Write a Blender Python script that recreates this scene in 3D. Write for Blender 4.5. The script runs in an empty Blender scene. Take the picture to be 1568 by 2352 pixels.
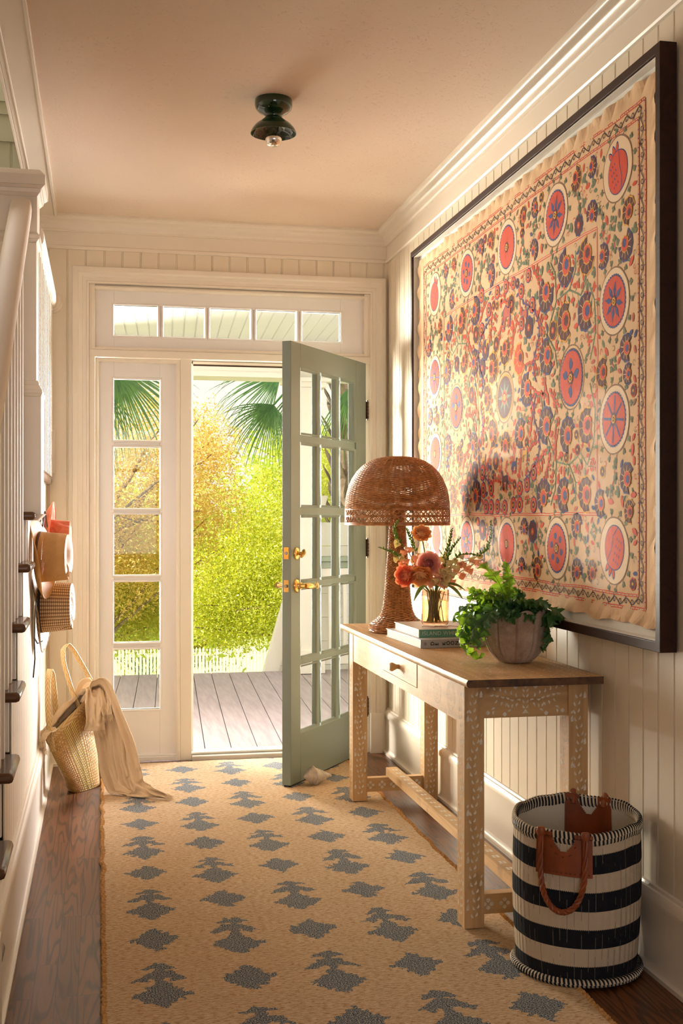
import bpy, math, random
import numpy as np
from mathutils import Vector, Matrix, noise
R_ = random.Random(7)
PI = math.pi
scene = bpy.context.scene
COL = scene.collection

# ------------------------------------------------------------------ camera, world, lights
def hexc(h, a=1.0):
    h = h.lstrip('#'); v = [int(h[i:i+2], 16)/255 for i in (0, 2, 4)]
    return tuple([(x/12.92 if x <= .04045 else ((x+.055)/1.055)**2.4) for x in v] + [a])

cam_d = bpy.data.cameras.new('camera'); cam = bpy.data.objects.new('camera', cam_d); COL.objects.link(cam)
cam_d.sensor_fit = 'VERTICAL'; cam_d.sensor_height = 36.0; cam_d.lens = 2680/2352*36
cam_d.shift_y = 12/2352; cam_d.clip_start = .05; cam_d.clip_end = 400
cam.location = (0, 0, 1.24); cam.rotation_euler = (PI/2, 0, -math.atan(554/2680))
scene.camera = cam
scene.view_settings.view_transform = 'Standard'; scene.view_settings.look = 'None'
scene.view_settings.gamma = 1.0; scene.view_settings.exposure = 0.0
scene.view_settings.use_curve_mapping = False
scene.cycles.caustics_reflective = False; scene.cycles.caustics_refractive = False; scene.cycles.sample_clamp_indirect = 5.0

w = bpy.data.worlds.new('daylight'); scene.world = w; w.use_nodes = True
nt = w.node_tree; bg = nt.nodes['Background']
tc = nt.nodes.new('ShaderNodeTexCoord'); sp = nt.nodes.new('ShaderNodeSeparateXYZ'); rp = nt.nodes.new('ShaderNodeValToRGB')
nt.links.new(tc.outputs['Generated'], sp.inputs[0]); nt.links.new(sp.outputs['Z'], rp.inputs[0]); nt.links.new(rp.outputs[0], bg.inputs[0])
rp.color_ramp.elements[0].color = hexc('#fff6e4'); rp.color_ramp.elements[1].color = hexc('#dfeaf6')
bg.inputs[1].default_value = 1.15

def light(name, kind, loc, direction, energy, color, **kw):
    d = bpy.data.lights.new(name, kind); d.energy = energy; d.color = color[:3]
    for k, v in kw.items(): setattr(d, k, v)
    o = bpy.data.objects.new(name, d); COL.objects.link(o); o.location = loc
    o.rotation_euler = Vector(direction).to_track_quat('-Z', 'Y').to_euler()
    return o
light('sun', 'SUN', (-6, 10, 12), (.55, .22, -.80), 11.0, hexc('#fff6e6'), angle=.02)
light('porch_softbox_left', 'AREA', (-.62, 8.30, 1.45), (.50, -.86, .03), 240, hexc('#fff4e6'), shape='RECTANGLE', size=1.5, size_y=2.1, spread=1.2)  # added softbox, hidden left of the sidelight, lights the hall from the porch
light('porch_softbox_right', 'AREA', (2.75, 7.5, 1.6), (-.80, -.62, .06), 190, hexc('#fbfaff'), shape='RECTANGLE', size=1.3, size_y=2.0, spread=1.2)  # second added softbox, hidden by the right wall, brightens the stair side
light('rear_window_daylight', 'AREA', (.45, -2.62, 1.55), (0, 1, .05), 42, hexc('#f3f4ff'), shape='RECTANGLE', size=2.0, size_y=1.7)
light('stairwell_fill', 'AREA', (-.95, 5.8, 4.2), (.0, -.7, -.6), 30, hexc('#fff6ec'), shape='RECTANGLE', size=.8, size_y=1.2)  # added fill lamp inside the stairwell; no window stands here

# ------------------------------------------------------------------ materials
def newmat(name):
    m = bpy.data.materials.new(name); m.use_nodes = True
    return m, m.node_tree, m.node_tree.nodes['Principled BSDF']
def ramp(nt, stops, interp='LINEAR'):
    r = nt.nodes.new('ShaderNodeValToRGB'); r.color_ramp.interpolation = interp
    e = r.color_ramp.elements
    while len(e) < len(stops): e.new(.5)
    for i, (p, c) in enumerate(stops):
        e[i].position = p; e[i].color = c if not isinstance(c, str) else hexc(c)
    return r
def coords(nt, scale=(1, 1, 1), kind='Object', rot=(0, 0, 0)):
    t = nt.nodes.new('ShaderNodeTexCoord'); m = nt.nodes.new('ShaderNodeMapping')
    m.inputs['Scale'].default_value = scale; m.inputs['Rotation'].default_value = rot
    nt.links.new(t.outputs[kind], m.inputs[0]); return m.outputs[0]
def noise_n(nt, vec, scale, detail=4, rough=.55, dist=0):
    n = nt.nodes.new('ShaderNodeTexNoise'); n.inputs['Scale'].default_value = scale
    n.inputs['Detail'].default_value = detail; n.inputs['Roughness'].default_value = rough
    n.inputs['Distortion'].default_value = dist
    nt.links.new(vec, n.inputs['Vector']); return n.outputs['Fac']
def math_n(nt, op, a, b=None, c=None):
    m = nt.nodes.new('ShaderNodeMath'); m.operation = op
    for i, x in enumerate((a, b, c)):
        if x is None: continue
        if isinstance(x, (int, float)): m.inputs[i].default_value = x
        else: nt.links.new(x, m.inputs[i])
    return m.outputs[0]
def mixc(nt, f, a, b, mode='MIX'):
    m = nt.nodes.new('ShaderNodeMix'); m.data_type = 'RGBA'; m.blend_type = mode
    for i, x in ((0, f), (6, a), (7, b)):
        if isinstance(x, (int, float)): m.inputs[i].default_value = x
        elif isinstance(x, (tuple, str)): m.inputs[i].default_value = hexc(x) if isinstance(x, str) else x
        else: nt.links.new(x, m.inputs[i])
    return m.outputs[2]
def bump(nt, bs, h, strength=.3, dist=.002):
    b = nt.nodes.new('ShaderNodeBump'); b.inputs['Strength'].default_value = strength; b.inputs['Distance'].default_value = dist
    nt.links.new(h, b.inputs['Height']); nt.links.new(b.outputs[0], bs.inputs['Normal']); return b
def pm(name, c1, c2=None, scale=8, rough=.5, metal=0, bscale=None, bstr=.2, bdist=.002, spec=.5, stretch=(1, 1, 1), lo=.35, hi=.65, coat=0, sheen=0):
    m, nt, bs = newmat(name)
    bs.inputs['Base Color'].default_value = hexc(c1); bs.inputs['Roughness'].default_value = rough
    bs.inputs['Metallic'].default_value = metal; bs.inputs['Specular IOR Level'].default_value = spec
    bs.inputs['Coat Weight'].default_value = coat; bs.inputs['Sheen Weight'].default_value = sheen
    v = None
    if c2:
        v = coords(nt, stretch); f = noise_n(nt, v, scale); r = ramp(nt, [(lo, c1), (hi, c2)])
        nt.links.new(f, r.inputs[0]); nt.links.new(r.outputs[0], bs.inputs['Base Color'])
    if bscale:
        v = v or coords(nt, stretch); bump(nt, bs, noise_n(nt, v, bscale, 5), bstr, bdist)
    return m
def wood(name, light_, dark, line, grain=26, sx=9, sy=.9, axis='Y', rough=.45, lines=.55, coat=0, speck=0):
    # ring-like cathedral grain from a stretched noise field
    m, nt, bs = newmat(name)
    s = {'Y': (sx, sy, sx), 'X': (sy, sx, sx), 'Z': (sx, sx, sy)}[axis]
    v = coords(nt, s); n1 = noise_n(nt, v, 1.0, 2, .45)
    rings = math_n(nt, 'SINE', math_n(nt, 'MULTIPLY', n1, grain*2))
    fine = noise_n(nt, coords(nt, tuple(x*9 for x in s)), 1.0, 5, .7)
    base = mixc(nt, fine, light_, dark)
    rr = ramp(nt, [(.55, (0, 0, 0, 1)), (.95, (1, 1, 1, 1))]); nt.links.new(math_n(nt, 'MULTIPLY_ADD', rings, .5, .5), rr.inputs[0])
    f2 = math_n(nt, 'MULTIPLY', math_n(nt, 'MULTIPLY', rr.outputs[0], lines), fine)
    col = mixc(nt, f2, base, line)
    nt.links.new(col, bs.inputs['Base Color']); bs.inputs['Roughness'].default_value = rough; bs.inputs['Coat Weight'].default_value = coat
    bump(nt, bs, fine, .25, .001)
    return m

M = {}
M['wall'] = pm('cream_wall_paint', '#e8dbc5', rough=.38, bscale=160, bstr=.08, bdist=.0006)
M['trim'] = pm('cream_trim_gloss', '#ede2d2', rough=.3, bscale=70, bstr=.05, bdist=.0005)
M['sash'] = pm('white_sash_gloss', '#f3efec', rough=.24, bscale=60, bstr=.05, bdist=.0005)
M['rail'] = pm('cream_rail_satin', '#eee1d0', rough=.55)
M['upper'] = pm('stairwell_dim_tone', '#aeb09a', rough=.5)  # grey-green puts the dim light of the upper stairwell into the colour
def ceiling_mat():
    m, nt, bs = newmat('stippled_ceiling_plaster'); bs.inputs['Base Color'].default_value = hexc('#e6d2be'); bs.inputs['Roughness'].default_value = .85
    v = coords(nt); a = noise_n(nt, v, 58, 3, .6, 1.3); r = ramp(nt, [(.30, (0, 0, 0, 1)), (.40, (1, 1, 1, 1))]); nt.links.new(a, r.inputs[0])
    b = noise_n(nt, v, 120, 3); h = math_n(nt, 'ADD', r.outputs[0], math_n(nt, 'MULTIPLY', b, .5))
    bump(nt, bs, h, .5, .003); return m
M['ceiling'] = ceiling_mat()
def floor_mat():
    m, nt, bs = newmat('oak_strip_floor')
    v = coords(nt, (1, 1, 1), rot=(0, 0, PI/2))
    bk = nt.nodes.new('ShaderNodeTexBrick'); nt.links.new(v, bk.inputs['Vector'])
    for k, x in (('Scale', 1), ('Brick Width', .62), ('Row Height', .057), ('Mortar Size', .0009), ('Mortar Smooth', .1), ('Bias', 0)): bk.inputs[k].default_value = x
    bk.offset = .37; bk.offset_frequency = 3
    bk.inputs['Color1'].default_value = (0, 0, 0, 1); bk.inputs['Color2'].default_value = (1, 1, 1, 1); bk.inputs['Mortar'].default_value = (.5, .5, .5, 1)
    rnd = nt.nodes.new('ShaderNodeSeparateColor'); nt.links.new(bk.outputs['Color'], rnd.inputs[0])
    vv = coords(nt, (17, 1.15, 1)); add = nt.nodes.new('ShaderNodeVectorMath'); add.operation = 'ADD'
    cmb = nt.nodes.new('ShaderNodeCombineXYZ'); o = math_n(nt, 'MULTIPLY', rnd.outputs[0], 37); nt.links.new(o, cmb.inputs[2]); nt.links.new(o, cmb.inputs[1])
    nt.links.new(vv, add.inputs[0]); nt.links.new(cmb.outputs[0], add.inputs[1])
    n1 = noise_n(nt, add.outputs[0], 1.0, 1.5, .4); rings = math_n(nt, 'SINE', math_n(nt, 'MULTIPLY', n1, 62))
    fine = noise_n(nt, coords(nt, (160, 9, 1)), 1.0, 4, .7)
    rr = ramp(nt, [(.62, (0, 0, 0, 1)), (.95, (1, 1, 1, 1))]); nt.links.new(math_n(nt, 'MULTIPLY_ADD', rings, .5, .5), rr.inputs[0])
    base = mixc(nt, rnd.outputs[0], '#6b4020', '#8a572f')
    base = mixc(nt, fine, base, '#5b3820')
    f2 = math_n(nt, 'MULTIPLY', rr.outputs[0], math_n(nt, 'MULTIPLY_ADD', fine, .9, .25))
    col = mixc(nt, f2, base, '#33200f'); col = mixc(nt, bk.outputs['Fac'], col, '#1c1008')
    nt.links.new(col, bs.inputs['Base Color']); bs.inputs['Roughness'].default_value = .36; bs.inputs['Specular IOR Level'].default_value = .35
    bump(nt, bs, math_n(nt, 'SUBTRACT', fine, math_n(nt, 'MULTIPLY', bk.outputs['Fac'], 2)), .2, .001); return m
M['floor'] = floor_mat()
M['tread'] = wood('dark_oak_tread', '#6b4a30', '#4a3020', '#24160c', axis='X', rough=.22)
def table_mat(name, axis, ink=False):
    m, nt, bs = newmat(name)
    s = {'Y': (9, .8, 9), 'X': (.8, 9, 9), 'Z': (9, 9, .8)}[axis]
    n1 = noise_n(nt, coords(nt, s), 1.0, 3, .5)
    fine = noise_n(nt, coords(nt, tuple(x*8 for x in s)), 1.0, 5, .7)
    rings = math_n(nt, 'MULTIPLY_ADD', math_n(nt, 'SINE', math_n(nt, 'MULTIPLY', n1, 44)), .5, .5)
    col = mixc(nt, fine, '#deb985', '#c39a68'); col = mixc(nt, math_n(nt, 'MULTIPLY', rings, math_n(nt, 'MULTIPLY', fine, .5)), col, '#8f6436')
    patch = noise_n(nt, coords(nt), 5, 5, .65); rr = ramp(nt, [(.60, (0, 0, 0, 1)), (.72, (1, 1, 1, 1))]); nt.links.new(patch, rr.inputs[0])
    col = mixc(nt, math_n(nt, 'MULTIPLY', rr.outputs[0], .45), col, '#6a4524')
    if ink:   # worn flecks of inlay
        v = nt.nodes.new('ShaderNodeTexVoronoi'); v.inputs['Scale'].default_value = 75; nt.links.new(coords(nt, (1, .45, 1) if axis == 'Y' else (1, 1, 1)), v.inputs['Vector'])
        r3 = ramp(nt, [(.17, (1, 1, 1, 1)), (.22, (0, 0, 0, 1))]); nt.links.new(v.outputs['Distance'], r3.inputs[0])
        pn = noise_n(nt, coords(nt), 9, 2); r4 = ramp(nt, [(.46, (0, 0, 0, 1)), (.54, (1, 1, 1, 1))]); nt.links.new(pn, r4.inputs[0])
        col = mixc(nt, math_n(nt, 'MULTIPLY', math_n(nt, 'MULTIPLY', r3.outputs[0], r4.outputs[0]), .7), col, '#efe3c8')
    nt.links.new(col, bs.inputs['Base Color']); bs.inputs['Roughness'].default_value = .5
    bump(nt, bs, fine, .3, .001); return m
M['tab_y'] = table_mat('worn_teak_long', 'Y'); M['tab_top'] = table_mat('worn_teak_top', 'Y', True)
M['tab_z'] = table_mat('worn_teak_leg', 'Z'); M['tab_x'] = table_mat('worn_teak_cross', 'X')
M['inlay'] = pm('bone_inlay', '#f3eee2', '#d6cbb2', 60, rough=.3)
M['darkwood'] = pm('worn_edge_dark', '#3a2415', '#6e4c2c', 30, rough=.6, bscale=60, bstr=.5)
M['frame'] = wood('walnut_frame', '#3c2015', '#2b150d', '#150a06', axis='Y', rough=.5, lines=.6); M['frame'].node_tree.nodes['Principled BSDF'].inputs['Specular IOR Level'].default_value = .2
M['door'] = pm('sage_green_door_paint', '#7a8479', rough=.34, bscale=90, bstr=.06, bdist=.0005)
M['brass'] = pm('polished_brass', '#e9ca80', rough=.16, metal=1)
M['bronze'] = pm('dark_bronze_hinge', '#4c3a2c', rough=.4, metal=.8)
M['steel'] = pm('dull_steel', '#8d8a84', rough=.35, metal=1); M['sill'] = pm('pale_metal_sill', '#cfc8bc', rough=.5, metal=.3)
M['green_enamel'] = pm('dark_green_enamel', '#0f2f12', rough=.06, coat=.6)
M['mirror'] = pm('silvered_bulb', '#f2eee6', rough=.03, metal=1)
def glass_mat(name, tint='#ffffff', refl=1.0, ior=1.5, tfac=1.0, bumpy=None):
    m, nt, bs = newmat(name); nt.nodes.remove(bs); out = nt.nodes['Material Output']
    tr = nt.nodes.new('ShaderNodeBsdfTransparent'); tr.inputs[0].default_value = hexc(tint)
    gl = nt.nodes.new('ShaderNodeBsdfGlossy'); gl.inputs['Roughness'].default_value = .02
    lw = nt.nodes.new('ShaderNodeLayerWeight'); lw.inputs[0].default_value = .5
    mx = nt.nodes.new('ShaderNodeMixShader'); f0 = ((ior-1)/(ior+1))**2
    f = math_n(nt, 'MULTIPLY', math_n(nt, 'MULTIPLY_ADD', math_n(nt, 'POWER', lw.outputs['Facing'], 5), 1-f0, f0), refl)
    nt.links.new(f, mx.inputs[0]); nt.links.new(tr.outputs[0], mx.inputs[1]); nt.links.new(gl.outputs[0], mx.inputs[2]); nt.links.new(mx.outputs[0], out.inputs[0])
    return m
M['glass'] = glass_mat('window_pane_glass', '#fbfdfa', .45)
M['artglass'] = glass_mat('picture_glass', '#ffffff', .014)
[n for n in M['artglass'].node_tree.nodes if n.type == 'BSDF_GLOSSY'][0].inputs['Roughness'].default_value = .10
M['bulbglass'] = glass_mat('bulb_clear_glass', '#f2f2ee', 1.2)
M['vaseglass'] = glass_mat('amber_ribbed_glass', '#fbeadb', 1.2)
M['water'] = glass_mat('vase_water', '#faf6e0', .25, 1.33)
M['matboard'] = pm('white_mat_board', '#e9e4da', rough=.9)
def cloth_mat(name, c1, c2, s=500, rough=.9):
    m, nt, bs = newmat(name); v = coords(nt)
    n = noise_n(nt, v, 14, 4); col = mixc(nt, n, c1, c2)
    nt.links.new(col, bs.inputs['Base Color']); bs.inputs['Roughness'].default_value = rough; bs.inputs['Specular IOR Level'].default_value = .2
    wv = nt.nodes.new('ShaderNodeTexWave'); wv.inputs['Scale'].default_value = s; wv.bands_direction = 'Z'; nt.links.new(v, wv.inputs[0])
    w2 = nt.nodes.new('ShaderNodeTexWave'); w2.inputs['Scale'].default_value = s; w2.bands_direction = 'Y'; nt.links.new(v, w2.inputs[0])
    bump(nt, bs, math_n(nt, 'ADD', wv.outputs['Fac'], w2.outputs['Fac']), .12, .0006); return m
M['linen'] = cloth_mat('natural_cotton', '#e0be98', '#d6b18a')
M['scarf'] = cloth_mat('beige_gauze', '#e6cfae', '#d8bd98', 300)
def thread(name, c, c2=None): 
    return pm(name, c, c2 or c, 120, rough=.75, bscale=420, bstr=.5, bdist=.0008, spec=.2, stretch=(1, 1, .25), lo=.3, hi=.7)
SZ = {'red': thread('thread_red', '#d4471f', '#bf3a1a'), 'blue': thread('thread_blue', '#3c4c86', '#2c3668'), 'mar': thread('thread_maroon', '#5c1c1e', '#41141b'),
      'pink': thread('thread_rust', '#c4604a', '#a94a3a'), 'yel': thread('thread_yellow', '#e3a93a', '#cc8c2a'), 'grn': thread('thread_green', '#6f8062', '#586a4e'),
      'olv': thread('thread_olive', '#8a6648', '#7a5a3c'), 'brn': thread('thread_brown', '#4a2a22', '#3b221c'), 'cream': thread('thread_cream', '#e2c5a2'), 'pur': thread('thread_purple', '#54407a', '#45346a')}
SZK = list(SZ)

# ------------------------------------------------------------------ mesh helpers
class MB:
    def __init__(s): s.v = []; s.f = []; s.m = []; s.uv = []
    def add(s, vs, fs, mi=0, uvs=None):
        b = len(s.v); s.v += [tuple(v) for v in vs]
        for k, f in enumerate(fs):
            s.f.append(tuple(b+i for i in f)); s.m.append(mi)
            s.uv.append(None if uvs is None else uvs[k])
        return s
    def box(s, x0, x1, y0, y1, z0, z1, mi=0, T=None):
        vs = [(x, y, z) for z in (z0, z1) for y in (y0, y1) for x in (x0, x1)]
        if T: vs = [T @ Vector(v) for v in vs]
        return s.add(vs, [(0, 2, 3, 1), (4, 5, 7, 6), (0, 1, 5, 4), (2, 6, 7, 3), (0, 4, 6, 2), (1, 3, 7, 5)], mi)
    def grid(s, P, nu, nv, closeu=False, closev=False, mi=0, uv=False):
        vs = [P(i, j) for i in range(nu) for j in range(nv)]; fs = []; us = []
        for i in range(nu if closeu else nu-1):
            for j in range(nv if closev else nv-1):
                a, b = (i+1) % nu, (j+1) % nv
                fs.append((i*nv+j, a*nv+j, a*nv+b, i*nv+b))
                us.append([(i/(nu-1), j/(nv-1)), ((i+1)/(nu-1), j/(nv-1)), ((i+1)/(nu-1), (j+1)/(nv-1)), (i/(nu-1), (j+1)/(nv-1))] if uv else None)
        return s.add(vs, fs, mi, us if uv else None)
    def lathe(s, prof, n=32, c=(0, 0, 0), T=None, mi=0, uv=False, rf=None):
        # prof: (radius, z) list; rf(theta, k) scales the radius
        def P(i, j):
            th = 2*PI*i/n; r, z = prof[j]
            if rf: r = r*rf(th, j)
            v = Vector((c[0]+r*math.cos(th), c[1]+r*math.sin(th), c[2]+z)); return T @ v if T else v
        nv = len(prof)
        if uv:
            return s.grid(lambda i, j: P(i % n, j), n+1, nv, mi=mi, uv=True)
        return s.grid(P, n, nv, closeu=True, mi=mi)
    def tube(s, pts, r, n=8, mi=0, cap=True, flat=1.0, up=None):
        pts = [Vector(p) for p in pts]; N = len(pts); b = len(s.v); rings = []
        prev = None
        for k, p in enumerate(pts):
            d = (pts[min(k+1, N-1)]-pts[max(k-1, 0)]).normalized()
            if prev is None:
                a = Vector(up) if up else (Vector((0, 0, 1)) if abs(d.z) < .9 else Vector((1, 0, 0)))
                prev = (a - d*a.dot(d)).normalized()
            else: prev = (prev - d*prev.dot(d)).normalized()
            q = d.cross(prev); rr = r[k] if hasattr(r, '__len__') else r
            rings.append([p + prev*(rr*flat*math.cos(2*PI*i/n)) + q*(rr*math.sin(2*PI*i/n)) for i in range(n)])
        vs = [v for g in rings for v in g]; fs = [(k*n+i, k*n+(i+1) % n, (k+1)*n+(i+1) % n, (k+1)*n+i) for k in range(N-1) for i in range(n)]
        if cap: fs += [tuple(range(n-1, -1, -1)), tuple((N-1)*n+i for i in range(n))]
        return s.add(vs, fs, mi)
    def rect_sweep(s, prof, x0, x1, z0, z1, F, closed=True, mi=0):
        # prof: (outward offset, height); F(x, z, h) -> 3-D point
        def P(i, j):
            o, h = prof[j]; zb = z0-o if closed else z0
            x, z = [(x0-o, zb), (x0-o, z1+o), (x1+o, z1+o), (x1+o, zb)][i]; return F(x, z, h)
        return s.grid(P, 4, len(prof), closeu=closed, mi=mi)
    def build(s, name, mats, parent=None, smooth=True, angle=35, bevel=0, loc=None, world=True):
        me = bpy.data.meshes.new(name); off = Vector((0, 0, 0))
        vs = s.v
        if parent is not None and world:
            inv = parent.matrix_basis.inverted() if parent.parent is None else (parent.parent.matrix_basis @ parent.matrix_basis).inverted()
            vs = [tuple(inv @ Vector(v)) for v in vs]
        elif loc is not None:
            off = Vector(loc); vs = [tuple(Vector(v)-off) for v in vs]
        me.from_pydata(vs, [], s.f)
        if not isinstance(mats, (list, tuple)): mats = [mats]
        for m in mats: me.materials.append(m)
        me.polygons.foreach_set('material_index', s.m)
        if any(u is not None for u in s.uv):
            l = me.uv_layers.new(name='UVMap'); k = 0
            for u, p in zip(s.uv, me.polygons):
                for q in range(p.loop_total): l.data[p.loop_start+q].uv = u[q] if u else (0, 0)
        if smooth:
            me.polygons.foreach_set('use_smooth', [True]*len(me.polygons)); me.set_sharp_from_angle(angle=math.radians(angle))
        me.update()
        o = bpy.data.objects.new(name, me); COL.objects.link(o)
        if parent is not None: o.parent = parent
        elif loc is not None: o.location = off
        if bevel:
            b = o.modifiers.new('bevel', 'BEVEL'); b.width = bevel; b.segments = 2; b.limit_method = 'ANGLE'; b.angle_limit = math.radians(50)
        return o
def tag(o, label, cat, group=None, kind=None):
    if label: o['label'] = label
    if cat: o['category'] = cat
    if group: o['group'] = group
    if kind: o['kind'] = kind
    return o
def thing(name, label, cat, loc=(0, 0, 0), rot=(0, 0, 0), group=None):
    o = bpy.data.objects.new(name, None); COL.objects.link(o); o.location = loc; o.rotation_euler = rot
    o.empty_display_size = .05; return tag(o, label, cat, group)
def struct(name, mb, mat, label, cat, **k):
    o = mb.build(name, mat, **k); return tag(o, label, cat, kind='structure')
def copyof(o, parent=None, loc=None, rot=None, scale=None):
    c = o.copy(); COL.objects.link(c); c.parent = parent
    if loc is not None: c.location = loc
    if rot is not None: c.rotation_euler = rot
    if scale is not None: c.scale = scale
    return c
def fast_quads(name, V, mat, parent=None, npf=4):
    # V: (n_faces*npf, 3) array, independent faces
    me = bpy.data.meshes.new(name); n = len(V)//npf
    me.vertices.add(len(V)); me.vertices.foreach_set('co', np.asarray(V, dtype=np.float32).ravel())
    me.loops.add(len(V)); me.loops.foreach_set('vertex_index', np.arange(len(V), dtype=np.int32))
    me.polygons.add(n); me.polygons.foreach_set('loop_start', np.arange(0, len(V), npf, dtype=np.int32))
    me.materials.append(mat); me.update(calc_edges=True); me.validate()
    o = bpy.data.objects.new(name, me); COL.objects.link(o); o.parent = parent; return o

# ------------------------------------------------------------------ room shell
RX, BY, CZ, LX = 1.49, 6.0, 2.745, -.262
DX0, DX1, DZ = -.055, 1.395, 2.415          # rough opening of the door unit
def bead_cols(a, b, period=.0905, phase=0):
    out = [(a, 0)]; k = math.floor((a-phase)/period)
    while True:
        g = phase + k*period; k += 1
        if g > b: break
        for d, h in ((-.0045, 0), (-.0035, .0035), (-.0022, .0008), (0, 0), (.0022, .0008), (.0035, .0035), (.0045, 0)):
            if a < g+d < b: out.append((g+d, h))
    out.append((b, 0)); return out
def bead_strip(mb, a, b, z0, z1, F, flip=False, phase=0):
    c = bead_cols(a, b, phase=phase)
    zt = z1 if callable(z1) else (lambda t: z1)
    for (t0, h0), (t1, h1) in zip(c, c[1:]):
        zz = min(zt(t0+1e-5), zt(t1-1e-5))
        vs = [F(t0, z0, h0), F(t1, z0, h1), F(t1, zz, h1), F(t0, zz, h0)]
        mb.add(vs, [(3, 2, 1, 0) if flip else (0, 1, 2, 3)])

mb = MB(); mb.box(-1.5, RX+.12, -2.5, 5.985, -.12, 0); struct('floor', mb, M['floor'], 'dark oak strip floor running towards the open front door', 'floor', smooth=False)
mb = MB(); mb.box(-.30, RX+.12, -2.5, BY+.12, CZ, CZ+.1); mb.box(-1.6, -.30, -2.5, 2.0, CZ, CZ+.1)
struct('ceiling', mb, M['ceiling'], 'beige stippled plaster ceiling over the entry hall', 'ceiling', smooth=False)
mb = MB(); mb.box(RX+.004, RX+.12, -2.5, BY+.12, 0, CZ)
bead_strip(mb, -2.5, BY, 0, CZ, lambda t, z, h: (RX+h, t, z), flip=False, phase=2.851)
struct('wall_right', mb, M['wall'], 'cream beadboard wall behind the framed textile and the console table', 'wall', smooth=False)
mb = MB()
mb.box(-1.6, DX0, BY+.004, BY+.12, 0, 2.745); mb.box(DX1, RX+.12, BY+.004, BY+.12, 0, 2.745); mb.box(DX0, DX1, BY+.004, BY+.12, DZ, 2.745)
Fb = lambda t, z, h: (t, BY+h, z)
bead_strip(mb, -1.5, -.125, 0, CZ, Fb, phase=.02); bead_strip(mb, 1.44, RX, 0, CZ, Fb, phase=.02); bead_strip(mb, -.125, 1.44, 2.42, CZ, Fb, phase=.02)
struct('wall_back', mb, M['wall'], 'cream beadboard wall around the front door and its transom', 'wall', smooth=False)
mb = MB(); mb.box(-1.6, RX+.12, BY+.004, BY+.12, 2.745, 5.5); bead_strip(mb, -1.5, -.3, 2.745, 5.5, Fb, phase=.02)
mb.box(-1.5, -.3, BY-.022, BY, 3.23, 3.31); mb.box(-1.5, -.3, BY-.035, BY, 3.29, 3.31); mb.box(-1.5, -.3, BY-.012, BY, 3.10, 3.23)
struct('wall_upper', mb, M['upper'], 'panelled wall of the stairwell above the landing, greyed for its dim light', 'wall', smooth=False)
mb = MB(); mb.box(-1.6, -1.5, -2.5, BY+.12, 0, 5.5); mb.box(-.26, -.14, 2.0, BY, CZ+.1, 5.5); mb.box(-1.5, -.26, 1.9, 2.0, CZ, 5.5); mb.box(-1.6, -.14, 1.9, BY+.12, 5.5, 5.6)
struct('wall_left', mb, M['wall'], 'cream far wall and upper enclosure of the stairwell', 'wall', smooth=False)
# wall at the camera end, with the window that is mirrored in the door glass
mb = MB(); mb.box(-1.6, -.5, -2.6, -2.5, 0, CZ); mb.box(1.3, RX+.12, -2.6, -2.5, 0, CZ); mb.box(-.5, 1.3, -2.6, -2.5, 0, .75); mb.box(-.5, 1.3, -2.6, -2.5, 2.35, CZ)
struct('wall_front', mb, M['wall'], 'cream wall behind the viewer with a tall paned window', 'wall', smooth=False)
mb = MB()
for x in (-.5, .08, .68, 1.26): mb.box(x, x+.04, -2.58, -2.52, .75, 2.35)
for z in (.75, 1.27, 1.8, 2.31): mb.box(-.5, 1.3, -2.58, -2.52, z, z+.04)
struct('window_3', mb, M['trim'], 'white paned window behind the viewer', 'window', smooth=False)

# crown, frieze, baseboards
def room_sweep(prof, y_end=-2.5, x0=-.30, mb=None):
    mb = mb or MB()
    def P(i, j):
        p, z = prof[j]; return [(x0, BY-p, z), (RX-p, BY-p, z), (RX-p, y_end, z)][i]
    mb.grid(P, 3, len(prof)); mb.grid(lambda i, j: (x0, BY-(prof[j][0] if i else 0), prof[j][1]), 2, len(prof)); return mb
def curve(a, b, kind, n=6):
    (p0, z0), (p1, z1) = a, b; out = []
    for k in range(n+1):
        t = k/n*PI/2
        if kind == 'cove': out.append((p0+(p1-p0)*(1-math.cos(t)), z0+(z1-z0)*math.sin(t)))
        else: out.append((p0+(p1-p0)*math.sin(t), z0+(z1-z0)*(1-math.cos(t))))
    return out
crown = [(0, 2.582), (.012, 2.582), (.016, 2.588), (.016, 2.596), (.009, 2.602), (.009, 2.668), (.018, 2.668), (.018, 2.676), (.024, 2.680)] + curve((.026, 2.684), (.048, 2.716), 'cove') + curve((.052, 2.718), (.068, 2.732), 'ovolo', 4) + [(.072, 2.734), (.072, 2.745), (0, 2.745)]
struct('trim_1', room_sweep(crown), M['trim'], 'cream crown moulding with a plain frieze band below the ceiling', 'moulding', angle=30)
base = [(0, 0), (.034, 0), (.034, .012)] + curve((.034, .012), (.021, .026), 'ovolo', 4) + [(.019, .03), (.019, .185), (.024, .188), (.024, .2)] + curve((.024, .2), (.010, .225), 'cove', 4) + [(.007, .232), (0, .234)]
mb = MB()
def P(i, j): p, z = base[j]; return [(1.464, BY-p, z), (RX-p, BY-p, z), (RX-p, -2.5, z)][i]
mb.grid(P, 3, len(base)); struct('baseboard_right', mb, M['trim'], 'tall cream baseboard along the right beadboard wall', 'baseboard', angle=30)
mb = MB(); b2 = [(p, z*1.08) for p, z in base]
mb.grid(lambda i, j: [(-.139, BY-b2[j][0], b2[j][1]), (LX+b2[j][0], BY-b2[j][0], b2[j][1]), (LX+b2[j][0], 2.78, b2[j][1])][i], 3, len(b2))
struct('baseboard_left', mb, M['trim'], 'tall cream baseboard along the wall under the stairs', 'baseboard', angle=30)
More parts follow.
